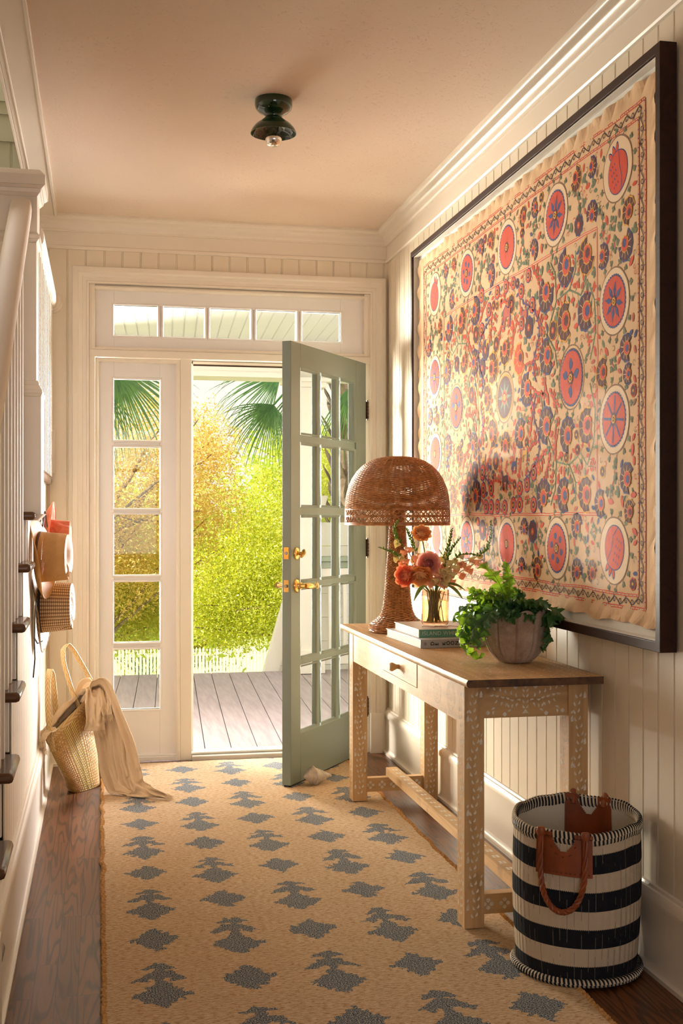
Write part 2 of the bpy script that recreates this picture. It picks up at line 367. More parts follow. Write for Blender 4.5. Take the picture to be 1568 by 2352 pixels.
# stairwell edge board under the ceiling
mb = MB(); mb.box(-.322, -.218, 2.0, BY, CZ-.012, CZ+.1); mb.box(-.305, -.297, 2.0, BY, CZ-.017, CZ-.01); mb.box(-.222, -.208, 2.0, BY, CZ-.018, CZ); mb.box(-.335, -.322, 2.0, BY, CZ-.012, CZ+.12)
mb.box(-.325, -.208, -2.5, 2.0, CZ-.012, CZ)
struct('trim_2', mb, M['trim'], 'flat cream trim board edging the stairwell opening', 'trim', bevel=.003)

# ------------------------------------------------------------------ door unit
Y0 = BY
FZ = lambda y: (lambda x, z, h: (x, y-h, z))
casing = [(0, .0), (0, .018), (-.0, .018), (.010, .018), (.013, .013), (.030, .014), (.033, .018), (.050, .020), (.054, .024), (.058, .030), (.074, .032), (.080, .030), (.083, .024), (.083, 0)]
mb = MB(); mb.rect_sweep(casing, DX0, DX1-.003, 0, DZ, FZ(Y0), closed=False)
for x in (DX0-.085, DX1-.004): mb.box(x, x+.084 if x < 0 else x+.07, Y0-.034, Y0+.004, 0, .21)
struct('trim_3', mb, M['trim'], 'moulded cream casing around the whole front door unit', 'door casing', angle=30)
mb = MB(); D0, D1 = Y0-.002, Y0+.12
mb.box(DX0, -.026, D0, D1, 0, DZ); mb.box(1.362, DX1, D0, D1, 0, DZ); mb.box(DX0, DX1, D0+.01, D1, 2.40, DZ)
mb.box(.401, .458, D0, D1, 0, 2.05); mb.box(DX0, DX1, D0-.009, D1, 2.047, 2.083)
mb.box(.458, .470, D0+.055, D1, 0, 2.045); mb.box(1.350, 1.362, D0+.055, D1, 0, 2.045); mb.box(.458, 1.362, D0+.055, D1, 2.03, 2.045)
ov = [(0, 0), (-.004, .004), (-.010, .006), (-.016, .002), (-.020, -.006), (-.020, -.03)]
mb.rect_sweep(ov, DX0+.006, DX1-.006, 2.082, DZ-.006, FZ(D0+.004)); mb.rect_sweep(ov, DX0+.03, .401, .0, 2.045, FZ(D0+.004), closed=False)
struct('trim_4', mb, M['trim'], 'cream jambs, mullion and transom bar of the front door unit', 'door frame', bevel=.002)
mb = MB(); mb.box(.458, 1.362, BY-.03, BY+.16, -.01, .022); mb.box(.458, 1.362, BY+.01, BY+.05, .022, .034)
struct('trim_5', mb, M['sill'], 'low metal threshold in the doorway', 'threshold', bevel=.004)
mb = MB(); mb.box(.47, 1.35, BY+.054, BY+.062, 2.022, 2.032)
struct('trim_6', mb, M['bronze'], 'dark weather strip under the head of the doorway', 'weather strip')

def sash(name, x0, x1, z0, z1, gx, gz, label, y=Y0+.03, th=.04):
    # gx: list of (x0, x1) glass columns; gz: list of (z0, z1) glass rows
    root = thing(name, label, 'window', ((x0+x1)/2, y+th/2, z0)); root['kind'] = 'structure'
    mb = MB()
    mb.box(x0, gx[0][0], y, y+th, z0, z1); mb.box(gx[-1][1], x1, y, y+th, z0, z1)
    X0, X1 = gx[0][0], gx[-1][1]
    mb.box(X0, X1, y, y+th, z0, gz[0][0]); mb.box(X0, X1, y, y+th, gz[-1][1], z1)
    for (a, b), (c, d) in zip(gz, gz[1:]): mb.box(X0, X1, y+.004, y+th, b, c)
    for (a, b), (c, d) in zip(gx, gx[1:]):
        for (e, f) in gz: mb.box(b, c, y+.004, y+th, e, f)
    mb.build('sash_frame', M['sash'], root, bevel=.0015)
    bead = [(.012, 0), (.009, .003), (.003, .004), (0, -.003), (0, -.02)]
    for a, b in gx:
        for c, d in gz:
            m2 = MB(); m2.box(a-.003, b+.003, y+.019, y+.022, c-.003, d+.003)
            p = m2.build('window_pane', M['glass'], root, smooth=False)
            m3 = MB(); m3.rect_sweep(bead, a, b, c, d, FZ(y)); m3.build('pane_moulding', M['sash'], p, world=True, angle=50)
    return root
rows = [(.262, .566), (.604, .910), (.947, 1.253), (1.287, 1.595), (1.634, 1.942)]
w1 = sash('window_1', -.006, .401, .022, 2.036, [(.069, .299)], rows, 'tall white five-paned sidelight beside the open door')
mb = MB(); mb.box(-.026, .401, Y0+.005, Y0+.06, 0, .022); mb.box(-.026, .401, Y0+.012, Y0+.03, .022, .034); mb.build('sill', M['sash'], w1, bevel=.003)
tc_ = [(.069, .286), (.318, .526), (.555, .764), (.795, 1.004), (1.036, 1.240)]
sash('window_2', DX0+.02, DX1-.02, 2.084, 2.405, tc_, [(2.165, 2.317)], 'white transom window of five small panes over the door')

# green door leaf, standing open
Bp = Vector((.85, 5.25, 0)); dd = Vector((1.372-.85, 5.97-5.25, 0)).normalized(); nn = Vector((dd.y, -dd.x, 0))
LW = .872; TH = .045
door = thing('door_1', 'sage green glazed front door with fifteen panes, standing open', 'door', tuple(Bp+dd*LW), (0, 0, math.atan2(dd.y, dd.x)))
door['kind'] = 'structure'
def DL(s, z, h): # s from free edge along the leaf, h in front of the visible face
    p = Bp + dd*s + nn*h; return (p.x, p.y, z)
def dbox(mb, s0, s1, h0, h1, z0, z1, mi=0):
    vs = [DL(s, z, h) for z in (z0, z1) for h in (h1, h0) for s in (s0, s1)]
    mb.add(vs, [(0, 1, 3, 2), (4, 6, 7, 5), (0, 4, 5, 1), (2, 3, 7, 6), (0, 2, 6, 4), (1, 5, 7, 3)][::1], mi)
gs = [(.099+.222*k, .099+.222*k+.2) for k in range(3)]
gr = [(.240, .554), (.581, .913), (.938, 1.250), (1.286, 1.589), (1.623, 1.935)]
mb = MB()
dbox(mb, 0, gs[0][0], -TH, 0, .016, 2.045); dbox(mb, gs[-1][1], LW, -TH, 0, .016, 2.045)
dbox(mb, gs[0][0], gs[-1][1], -TH, 0, .016, gr[0][0]); dbox(mb, gs[0][0], gs[-1][1], -TH, 0, gr[-1][1], 2.045)
for (a, b), (c, d) in zip(gr, gr[1:]): dbox(mb, gs[0][0], gs[-1][1], -TH+.006, -.006, b, c)
for (a, b), (c, d) in zip(gs, gs[1:]):
    for (e, f) in gr: dbox(mb, b, c, -TH+.006, -.006, e, f)
mb.build('door_frame', M['door'], door, bevel=.002)
pane_bead = [(.0, 0), (-.002, -.002), (-.009, -.005), (-.012, -.012), (-.012, -.02)]
for a, b in gs:
    for c, d in gr:
        m2 = MB(); dbox(m2, a, b, -.024, -.021, c, d); p = m2.build('door_pane', M['glass'], door, smooth=False)
        m3 = MB(); m3.rect_sweep(pane_bead, a, b, c, d, lambda s, z, h: DL(s, z, h)); m3.build('pane_moulding', M['door'], p, angle=50)
mb = MB(); dbox(mb, .0, LW, -.035, -.01, .006, .017); mb.build('door_sweep', pm('black_rubber', '#15120f', rough=.7), door)
# hardware
hb = MB(); zc = .925
Td = Matrix(((dd.x, 0, nn.x, 0), (dd.y, 0, nn.y, 0), (0, 1, 0, 0), (0, 0, 0, 1)))  # local x->along, y->up, z->out of face
def TdAt(s, z, h=0): return Matrix.Translation(Vector(DL(s, z, h))) @ Td
hb.lathe([(0, 0), (.033, 0), (.033, .004), (.026, .010), (.017, .014), (.015, .026), (.0, .026)], 32, T=TdAt(.058, zc))
pts = [Vector(DL(.058, zc, h)) for h in (.02, .04, .048)]
pts2 = [DL(.058, zc, .046), DL(.07, zc, .056), DL(.10, zc-.002, .058), DL(.13, zc-.008, .055), DL(.150, zc-.004, .052), DL(.165, zc+.008, .050), DL(.178, zc+.004, .049), DL(.182, zc-.010, .049), DL(.174, zc-.018, .049)]
hb.tube(pts, .012, 14); hb.tube(pts2, [.013, .015, .014, .010, .008, .0075, .0075, .007, .005], 14)
hb.build('door_handle', M['brass'], door, angle=60)
hb = MB(); hb.lathe([(0, 0), (.030, 0), (.030, .004), (.024, .009), (.012, .012), (0, .013)], 32, T=TdAt(.058, 1.073))
hb.tube([DL(.058, 1.073, .01), DL(.058, 1.073, .026)], .008, 12)
hb.tube([DL(.046, 1.055, .03), DL(.052, 1.064, .033), DL(.058, 1.073, .035), DL(.064, 1.082, .033), DL(.070, 1.091, .03)], [.006, .013, .016, .013, .006], 12, flat=.5)
hb.build('deadbolt_turn', M['brass'], door, angle=60)
hb = MB(); hb.lathe([(0, 0), (.033, 0), (.033, .004), (.026, .010), (.017, .014), (0, .014)], 32, T=Matrix.Translation(Vector(DL(.058, zc, -TH))) @ Td @ Matrix.Rotation(PI, 4, 'X'))
hb.tube([DL(.058, zc, -TH), DL(.058, zc, -TH-.05)], .011, 14); hb.tube([DL(.05, zc, -TH-.05), DL(.09, zc-.002, -TH-.062), DL(.15, zc-.006, -TH-.06)], [.014, .015, .009], 14)
hb.build('outer_handle', M['brass'], door, angle=60)
for z0, z1, kind in ((1.048, 1.103, 0), (.898, .953, 1)):
    mb = MB(); vs = [DL(-.0015, z, h) for z in (z0, z1) for h in (-.036, -.011)] + [DL(.002, z, h) for z in (z0, z1) for h in (-.036, -.011)]
    mb.add(vs, [(0, 1, 3, 2), (4, 6, 7, 5), (0, 4, 5, 1), (2, 3, 7, 6), (0, 2, 6, 4), (1, 5, 7, 3)])
    lp = mb.build('latch_plate', M['brass'], door, bevel=.0008)
    zc2 = (z0+z1)/2; m2 = MB(); m2.tube([DL(.001, zc2, -.0235), DL(-.004 if kind == 0 else -.010, zc2, -.0235)], .0075, 14); m2.build('bolt', M['steel'], lp)
for z in (1.80, 1.08, .25):
    mb = MB(); hx = Vector(DL(LW+.006, 0, .006))
    for k in range(5): mb.tube([(hx.x, hx.y, z-.045+k*.018+.001), (hx.x, hx.y, z-.045+(k+1)*.018-.001)], .0075, 12)
    mb.tube([(hx.x, hx.y, z-.053), (hx.x, hx.y, z+.053)], .004, 10); dbox(mb, LW-.001, LW+.003, -.04, .004, z-.045, z+.045)
    mb.build('door_hinge', M['bronze'], door)

# ------------------------------------------------------------------ staircase
st = thing('staircase', 'cream staircase with dark oak treads rising along the left wall to a landing', 'staircase', (-.8, 2.75, 0))
YK = lambda k: 3.30+.275*(k-3); ZK = lambda k: .18*k
for k in range(1, 8):
    y, z = YK(k), ZK(k)
    mb = MB(); mb.box(-1.495, -.232, y, y+.285, z-.030, z); mb.build('tread', M['tread'], st, bevel=.012)
    mb = MB(); mb.box(-1.495, -.266, y+.028, y+.046, z-.18, z-.030); mb.build('riser', M['trim'], st)
    for q, yy in enumerate((.075, .212)):
        by = y+yy
        if by > 4.42: continue
        zt = 2.335-.655*(4.44-by)
        mb = MB(); mb.box(-.299, -.271, by-.014, by+.014, z, zt); mb.build('baluster', M['trim'], st, bevel=.002)
mb = MB(); mb.box(-1.495, -.266, 4.703, 4.721, 1.26, 1.395); mb.build('riser', M['trim'], st)
mb = MB(); mb.box(-1.495, -.235, 4.675, BY-.002, 1.40, 1.44); mb.build('landing_floor', M['tread'], st, bevel=.014)
mb = MB(); zs = lambda t: (1.40 if t >= 4.703 else .18*(math.floor((t-.028-2.75)/.275)+1)-.03)
bead_strip(mb, 2.80, BY-.002, 0, zs, lambda t, z, h: (LX-h, t, z), flip=True, phase=.03)
mb.box(-.30, LX-.004, 4.71, BY-.002, 0, 1.40)
mb.build('stair_wall_panel', M['wall'], st, smooth=False)
mb = MB(); mb.box(-.36, -.222, 2.72, 2.80, 0, .285); mb.build('plinth_block', M['trim'], st, bevel=.004)
for k in range(11):
    by = 4.74+k*.116
    mb = MB(); mb.box(-.258, -.232, by-.013, by+.013, 1.44, 2.29); mb.build('baluster', M['trim'], st, bevel=.002)
# newel post
mb = MB(); cxn, cyn = -.318, 4.54
def sq(mb, hw, z0, z1, hw2=None):
    hw2 = hw if hw2 is None else hw2
    vs = [(cxn+sx*h, cyn+sy*h, z) for h, z in ((hw, z0), (hw2, z1)) for sx, sy in ((-1, -1), (1, -1), (1, 1), (-1, 1))]
    mb.add(vs, [(3, 2, 1, 0), (4, 5, 6, 7)] + [(i, (i+1) % 4, 4+(i+1) % 4, 4+i) for i in range(4)])
sq(mb, .092, 1.228, 1.252, .115); sq(mb, .105, 1.252, 1.685)
for a, b, z0, z1 in ((.105, .109, 1.685, 1.697), (.109, .109, 1.697, 1.71), (.107, .098, 1.71, 1.728), (.098, .093, 1.728, 1.745)): sq(mb, a, z0, z1, b)
sq(mb, .087, 1.745, 2.255)
for a, b, z0, z1 in ((.087, .096, 2.255, 2.268), (.10, .10, 2.268, 2.284), (.096, .09, 2.284, 2.294)): sq(mb, a, z0, z1, b)
sq(mb, .09, 2.294, 2.425)
for a, b, z0, z1 in ((.09, .10, 2.425, 2.437), (.102, .106, 2.437, 2.452), (.108, .118, 2.452, 2.462), (.120, .120, 2.462, 2.500), (.118, .100, 2.500, 2.522)): sq(mb, a, z0, z1, b)
mb.build('newel_post', M['trim'], st, bevel=.0015, smooth=False)
def rail(pts, wd, ht):
    prof = [(math.copysign(abs(math.cos(t))**.6, math.cos(t))*wd/2, math.copysign(abs(math.sin(t))**.6, math.sin(t))*ht/2) for t in [2*PI*i/16 for i in range(16)]]
    mb = MB(); n = len(pts)
    def P(i, j):
        p = Vector(pts[i]); return (p.x+prof[j][0], p.y, p.z+prof[j][1])
    mb.grid(P, n, 16, closev=True); mb.add([P(0, j) for j in range(16)], [tuple(range(16))]); mb.add([P(n-1, j) for j in range(16)], [tuple(range(15, -1, -1))]); return mb
rail([(-.285, 2.68, 2.37-.655*1.76), (-.285, 4.44, 2.372)], .078, .088).build('handrail', M['rail'], st, angle=60)
rail([(-.243, 4.63, 2.32), (-.243, BY-.02, 2.32)], .062, .07).build('landing_rail', M['rail'], st, angle=60)
mb = MB(); mb.lathe([(0, 0), (.058, 0), (.058, .008), (.050, .014), (.046, .02), (0, .02)], 32, T=Matrix.Translation((-.240, BY, 2.315)) @ Matrix.Rotation(PI/2, 4, 'X')); mb.build('rail_rosette', M['trim'], st)
mb = MB(); pf = [(0, 0), (0, .012), (-.010, .016), (-.018, .012), (-.022, .004)]; mb.rect_sweep(pf, -.60, -.222, 1.46, 1.677, FZ(BY)); mb.box(-.54, -.262, BY-.008, BY, 1.50, 1.635)
mb.build('landing_panel', M['trim'], st)

# ------------------------------------------------------------------ rug
nx, ny = 214, 680; RX0, RX1, RY0, RY1 = .008, 1.222, 1.95, 5.925
xs = np.linspace(RX0, RX1, nx); ys = np.linspace(RY0, RY1, ny)
def single(dx, dy):   # stepped lozenge, ~1 inside
    d = 0
    for hw, hh in ((.073, .012), (.056, .030), (.040, .050), (.022, .074), (.010, .086)):
        if abs(dx) < hw and abs(dy) < hh: d = 1
    return d
def double(dx, dy):
    if single(dx*.95, dy+.0): return 1
    if abs(dx) < .014 and 0 < dy < .19: return 1
    a = abs(dx)
    if .092 < dy < .158 and a < .080-(dy-.092)*.80 and not (dy < .108 and a < .03): return 1
    if .170 < dy < .215 and a < .052-(dy-.170)*.85: return 1
    return 0
cols_ = [.157, .391, .622, .854, 1.080]
att = np.zeros((nx, ny), np.float32)
for ci, cx_ in enumerate(cols_):
    ph = 0 if ci % 2 == 0 else .3275
    for k in range(-8, 12):
        sy, dy_ = 4.093+ph+.6555*k, 4.348+ph+.6555*k
        if RY0-.3 < sy < RY1+.2:
            for i in np.where(np.abs(xs-cx_) < .10)[0]:
                for j in np.where(np.abs(ys-sy) < .10)[0]:
                    jx = .014*noise.noise((xs[i]*40, ys[j]*40, 1)); jy = .017*noise.noise((xs[i]*40, ys[j]*40, 7))
                    if single(xs[i]-cx_+jx, ys[j]-sy+jy): att[i, j] = 1
        if RY0-.3 < dy_ < RY1+.2:
            for i in np.where(np.abs(xs-cx_) < .10)[0]:
                for j in np.where((ys-dy_ > -.10) & (ys-dy_ < .24))[0]:
                    jx = .014*noise.noise((xs[i]*40, ys[j]*40, 3)); jy = .017*noise.noise((xs[i]*40, ys[j]*40, 5))
                    if double(xs[i]-cx_+jx, ys[j]-dy_+jy): att[i, j] = 1
mb = MB()
def RP(i, j):
    x, y = xs[i], ys[j]
    ex = .007*noise.noise((y*9, 3, 0))+.003*noise.noise((y*60, 9, 0)); ey = .008*noise.noise((x*8, 7, 0))
    if i < 6: x += ex*(6-i)/6
    if i > nx-7: x -= ex*(i-nx+7)/6
    if j > ny-7: y += ey*(j-ny+7)/6
    z = .009 + .0022*noise.noise((x*2.2, y*7, 0)) + .0012*noise.noise((x*9, y*55, 4))
    if x < .30: z += .005*max(0, math.sin((y-4.86)*34))*math.exp(-((y-4.9)/.18)**2)*(1-x/.3)
    if i in (0, nx-1) or j in (0, ny-1): z = .001
    return (x, y, z)
mb.grid(RP, nx, ny)
def rug_mat():
    m, nt, bs = newmat('woven_jute_rug')
    a = nt.nodes.new('ShaderNodeAttribute'); a.attribute_name = 'motif'
    sn = noise_n(nt, coords(nt, (260, 420, 1)), 1.0, 2, .5); slub = noise_n(nt, coords(nt, (55, 190, 1)), 1.0, 4, .6); big = noise_n(nt, coords(nt, (1.5, 9, 1)), 1.0, 4, .6)
    r1 = ramp(nt, [(.30, '#9c7a54'), (.42, '#c6a57f'), (.56, '#dcc3a1'), (.8, '#ecdcc5')]); nt.links.new(slub, r1.inputs[0])
    col = mixc(nt, math_n(nt, 'MULTIPLY', big, .35), r1.outputs[0], '#b7946c')
    r3 = ramp(nt, [(.58, (0, 0, 0, 1)), (.64, (1, 1, 1, 1))]); nt.links.new(noise_n(nt, coords(nt, (60, 170, 1)), 1.0, 4, .7), r3.inputs[0])
    col = mixc(nt, math_n(nt, 'MULTIPLY', r3.outputs[0], .75), col, '#9c6c3c')
    r2 = ramp(nt, [(.38, '#26323e'), (.47, '#4e5c69'), (.54, '#878d92'), (.62, '#cdc3b2')]); nt.links.new(sn, r2.inputs[0])
    th = math_n(nt, 'ADD', a.outputs['Fac'], math_n(nt, 'MULTIPLY_ADD', slub, 1.9, -.95)); r4 = ramp(nt, [(.44, (0, 0, 0, 1)), (.56, (1, 1, 1, 1))]); nt.links.new(th, r4.inputs[0])
    col = mixc(nt, r4.outputs[0], col, r2.outputs[0]); nt.links.new(col, bs.inputs['Base Color']); bs.inputs['Roughness'].default_value = .95; bs.inputs['Specular IOR Level'].default_value = .15
    wv = nt.nodes.new('ShaderNodeTexWave'); wv.bands_direction = 'DIAGONAL'; wv.inputs['Scale'].default_value = 42; wv.inputs['Distortion'].default_value = 2.5; nt.links.new(coords(nt, (1, 1.5, 0)), wv.inputs[0])
    h = math_n(nt, 'ADD', math_n(nt, 'ADD', wv.outputs['Fac'], math_n(nt, 'MULTIPLY', sn, 1.4)), math_n(nt, 'MULTIPLY', r4.outputs[0], .5))
    bump(nt, bs, h, .75, .0028); return m
rug = mb.build('rug', rug_mat(), loc=(.615, 3.9, 0))
ga = rug.data.attributes.new('motif', 'FLOAT', 'POINT'); ga.data.foreach_set('value', att.ravel())
tag(rug, 'long tan woven runner rug with slate blue stepped diamond motifs', 'rug')
mb = MB()
for k in range(900):                               # whipped yarn along both long edges
    y = RY0+.002+k*(RY1-RY0-.004)/900
    for sx, x in ((-1, RX0), (1, RX1)):
        ex = (.007*noise.noise((y*9, 3, 0))+.003*noise.noise((y*60, 9, 0)))*(1 if sx < 0 else -1); rr = .0035+.002*R_.random(); xo = x+ex+sx*.003*R_.random()
        mb.tube([(xo-sx*.009, y, .008), (xo, y+.001, .010+.002*R_.random()), (xo+sx*.003, y+.003, .004)], [rr*.6, rr, rr*.5], 5)
mb.build('whipped_edge', pm('jute_edge_yarn', '#a07440', '#d2a56c', 90, rough=.9), rug)

# ------------------------------------------------------------------ ceiling light
cl = thing('ceiling_light', 'small dark green enamel flush ceiling light with a silver tipped bulb', 'ceiling light', (.612, 4.17, CZ))
T = Matrix.Translation((.612, 4.17, CZ))
mb = MB(); mb.lathe([(0, 0), (.066, 0), (.068, -.004), (.068, -.022), (.064, -.034), (.052, -.046), (.036, -.054), (.031, -.060), (.031, -.066), (0, -.066)], 48, T=T); mb.build('canopy', M['green_enamel'], cl, angle=50)
mb = MB(); mb.lathe([(.030, -.062), (.034, -.068), (.050, -.080), (.066, -.092), (.077, -.106), (.083, -.120), (.083, -.1225), (.081, -.1225), (.075, -.107), (.063, -.094), (.048, -.083), (.030, -.072), (0, -.070)], 56, T=T); mb.build('shade', M['green_enamel'], cl, angle=50)
mb = MB(); mb.lathe([(0, -.068), (.017, -.068), (.019, -.078), (.017, -.086), (.0, -.086)], 28, T=T); mb.build('lamp_holder', pm('brown_porcelain', '#3a2a20', rough=.25), cl)
mb = MB(); mb.lathe([(.012, -.084), (.014, -.096), (.020, -.112), (.027, -.126), (.0295, -.138)], 36, T=T); mb.build('bulb_neck', M['bulbglass'], cl)
mb = MB(); mb.lathe([(.0296, -.138), (.0295, -.146), (.027, -.155), (.021, -.163), (.011, -.168), (0, -.1695)], 36, T=T); mb.build('bulb_mirror_cap', M['mirror'], cl)
mb = MB(); mb.lathe([(0, .002), (.004, .002), (.005, -.001)], 14, T=T @ Matrix.Translation((-.022, -.052, -.040)) @ Matrix.Rotation(-2.2, 4, 'X') @ Matrix.Rotation(0, 4, 'Y')); mb.build('canopy_screw', M['brass'], cl)

# ------------------------------------------------------------------ framed textile
fy0, fy1, fz0, fz1 = 2.826, 5.336, .884, 2.490
ft = thing('framed_textile', 'huge framed embroidered textile with red medallions hanging on the right wall', 'framed textile', (RX, (fy0+fy1)/2, fz0))
FX = lambda x: (lambda y, z, h: (x-h, y, z))
mb = MB(); fw = .027
mb.rect_sweep([(0, 0), (0, .048), (-fw, .048), (-fw, .006), (-fw, 0)], fy0, fy1, fz0, fz1, FX(1.484)); mb.build('frame', M['frame'], ft, bevel=.0015, smooth=False)
mb = MB(); mb.rect_sweep([(-fw, .004), (-fw, .040), (-fw-.003, .040), (-fw-.003, .004)], fy0, fy1, fz0, fz1, FX(1.484)); mb.build('spacer', M['matboard'], ft, smooth=False)
mb = MB(); mb.box(1.470, 1.482, fy0+fw, fy1-fw, fz0+fw, fz1-fw); mb.build('mat_board', M['matboard'], ft, smooth=False)
mb = MB(); mb.add([(1.440, fy0+fw, fz0+fw), (1.440, fy1-fw, fz0+fw), (1.440, fy1-fw, fz1-fw), (1.440, fy0+fw, fz1-fw)], [(0, 1, 2, 3)]); mb.build('glass_sheet', M['artglass'], ft, smooth=False)

BIG = [(3.146, 2.249, .070, 'P'), (3.615, 2.235, .074, 'S'), (4.084, 2.235, .074, 'R'), (4.566, 2.235, .073, 'D'), (5.031, 2.238, .070, 'P'), (3.17, 1.869, .074, 'S'), (3.17, 1.523, .073, 'K'), (5.031, 1.868, .071, 'K'), (3.484, 1.686, .084, 'B'), (4.71, 1.701, .080, 'B'), (4.104, 1.685, .077, 'T'), (5.025, 1.52, .072, 'R'), (5.0, 1.137, .068, 'P'), (4.084, 1.143, .073, 'R'), (3.605, 1.139, .074, 'D'), (3.17, 1.145, .072, 'P'), (4.566, 1.143, .072, 'S')]
FAN = [(3.448, 2.304, .034), (3.324, 2.307, .027), (3.324, 2.167, .033), (3.915, 2.303, .031), (3.8, 2.305, .028), (3.809, 2.164, .031), (3.074, 2.106, .033), (3.092, 2.016, .036), (3.245, 2.019, .032), (4.267, 2.295, .035), (4.387, 2.298, .032), (4.855, 2.314, .031), (4.741, 2.306, .03), (4.267, 2.164, .038), (4.762, 2.165, .034), (3.364, 2.045, .05), (3.528, 2.043, .052), (3.7, 1.989, .051), (3.536, 1.871, .052), (3.371, 1.872, .05), (3.692, 1.782, .052), (4.635, 2.052, .048), (4.456, 2.062, .047), (4.81, 2.05, .046), (4.951, 2.084, .03), (5.126, 2.01, .033), (4.104, 1.858, .047), (3.951, 1.805, .048), (4.246, 1.81, .051), (4.467, 1.859, .043), (4.60, 1.879, .041), (4.841, 1.869, .046), (3.092, 1.721, .034), (3.251, 1.669, .037), (3.08, 1.645, .026), (3.879, 1.688, .05), (4.31, 1.70, .045), (3.7, 1.547, .052), (3.514, 1.504, .049), (3.364, 1.522, .049), (4.246, 1.562, .048), (3.942, 1.54, .045), (4.094, 1.511, .043), (4.479, 1.528, .043), (4.828, 1.541, .043), (4.672, 1.494, .042), (3.086, 1.352, .036), (3.264, 1.282, .035), (3.069, 1.26, .028), (3.725, 1.312, .049), (3.543, 1.309, .046), (3.371, 1.311, .048), (4.444, 1.325, .05), (4.60, 1.32, .045), (4.76, 1.33, .045), (3.906, 1.20, .03), (3.441, 1.211, .034), (3.775, 1.061, .037), (3.93, 1.065, .028), (3.441, 1.07, .034), (3.324, 1.073, .032), (4.26, 1.17, .034), (4.38, 1.08, .032), (4.76, 1.17, .034), (4.85, 1.07, .03), (5.11, 1.70, .034), (5.12, 1.38, .033), (4.92, 1.70, .028)]
RING = [(4.365, 1.415, .029), (4.354, 1.345, .026), (4.257, 1.353, .026), (4.32, 1.281, .025), (4.257, 1.281, .026), (4.184, 1.283, .024), (4.104, 1.279, .025), (4.016, 1.285, .025), (3.951, 1.284, .025), (3.951, 1.342, .024), (3.879, 1.353, .024), (3.817, 1.395, .025), (3.817, 1.283, .024), (4.094, 2.089, .023), (4.016, 2.087, .021), (3.933, 2.045, .024), (3.861, 2.088, .022), (3.826, 1.978, .024), (4.376, 2.108, .025), (4.289, 2.037, .024), (4.376, 1.974, .025), (4.19, 2.085, .023), (3.93, 1.93, .022)]
XC = 1.4665
sz = MB()
def drift(y, z):   # the hand-drawn lines wander a little
    return (y+.006*noise.noise((y*3, z*3, 2))+.002*noise.noise((y*17, z*17, 5)), z+.008*noise.noise((y*3, z*3, 9))+.002*noise.noise((y*17, z*17, 8)))
def poly(pts, mat, lay):
    sz.add([(XC-.0006-.00028*lay,)+drift(y, z) for y, z in pts], [tuple(range(len(pts)))], 1+SZK.index(mat))
def ribbon(pts, wd, mat, lay, taper=False):
    n = len(pts); L, Rr = [], []
    for k in range(n):
        a, b = pts[max(k-1, 0)], pts[min(k+1, n-1)]; dx, dz = b[0]-a[0], b[1]-a[1]; l = math.hypot(dx, dz) or 1
        h = wd/2*(1-.8*k/(n-1) if taper else 1); L.append((pts[k][0]-dz/l*h, pts[k][1]+dx/l*h)); Rr.append((pts[k][0]+dz/l*h, pts[k][1]-dx/l*h))
    for k in range(n-1): poly([L[k], L[k+1], Rr[k+1], Rr[k]], mat, lay)
def circ(c, r, n=24, sc=0, ns=0, rot=0):
    return [(c[0]+r*(1+sc*abs(math.sin(ns*(t)/2)))*math.cos(t+rot), c[1]+r*(1+sc*abs(math.sin(ns*t/2)))*math.sin(t+rot)) for t in [2*PI*i/n for i in range(n)]]
def pt(c, a, r): return (c[0]+r*math.cos(a), c[1]+r*math.sin(a))
def drop(c, a, l, wd, mat, lay):
    e = pt(c, a, l); q = a+PI/2
    poly([c, pt(pt(c, a, l*.25), q, -wd*.4), pt(pt(c, a, l*.6), q, -wd*.5), pt(pt(c, a, l*.88), q, -wd*.28), e, pt(pt(c, a, l*.88), q, wd*.28), pt(pt(c, a, l*.6), q, wd*.5), pt(pt(c, a, l*.25), q, wd*.4)], mat, lay)
def leafc(c, a, s, lay=1, m='grn'):
    drop(c, a, s, s*.55, m, lay); drop(c, a+.9, s*.75, s*.45, m, lay+.3); drop(c, a-.9, s*.75, s*.45, m, lay+.6); ribbon([c, pt(c, a, s*.7)], s*.08, 'olv', lay+1)
def ringvine(c, r, dens=1):
    ribbon(circ(c, r, 48)+[circ(c, r, 48)[0]], .0045, 'olv', 1); n = int(2*PI*r/.043*dens)
    for k in range(n):
        a = 2*PI*k/n
        b = pt(c, a, r); tip = pt(c, a+.10, r+.012); ribbon([b, tip], .003, 'olv', 1.5); leafc(tip, a+.5*(-1)**k, .017, 2)
def flower(c, r, lay):
    poly(circ(c, r, 24, .25, 8), 'mar', lay); poly(circ(c, r*.7, 16, .2, 8), 'yel', lay+1); poly(circ(c, r*.45, 10), 'mar', lay+2); poly(circ(c, r*.22, 8), 'yel', lay+3)
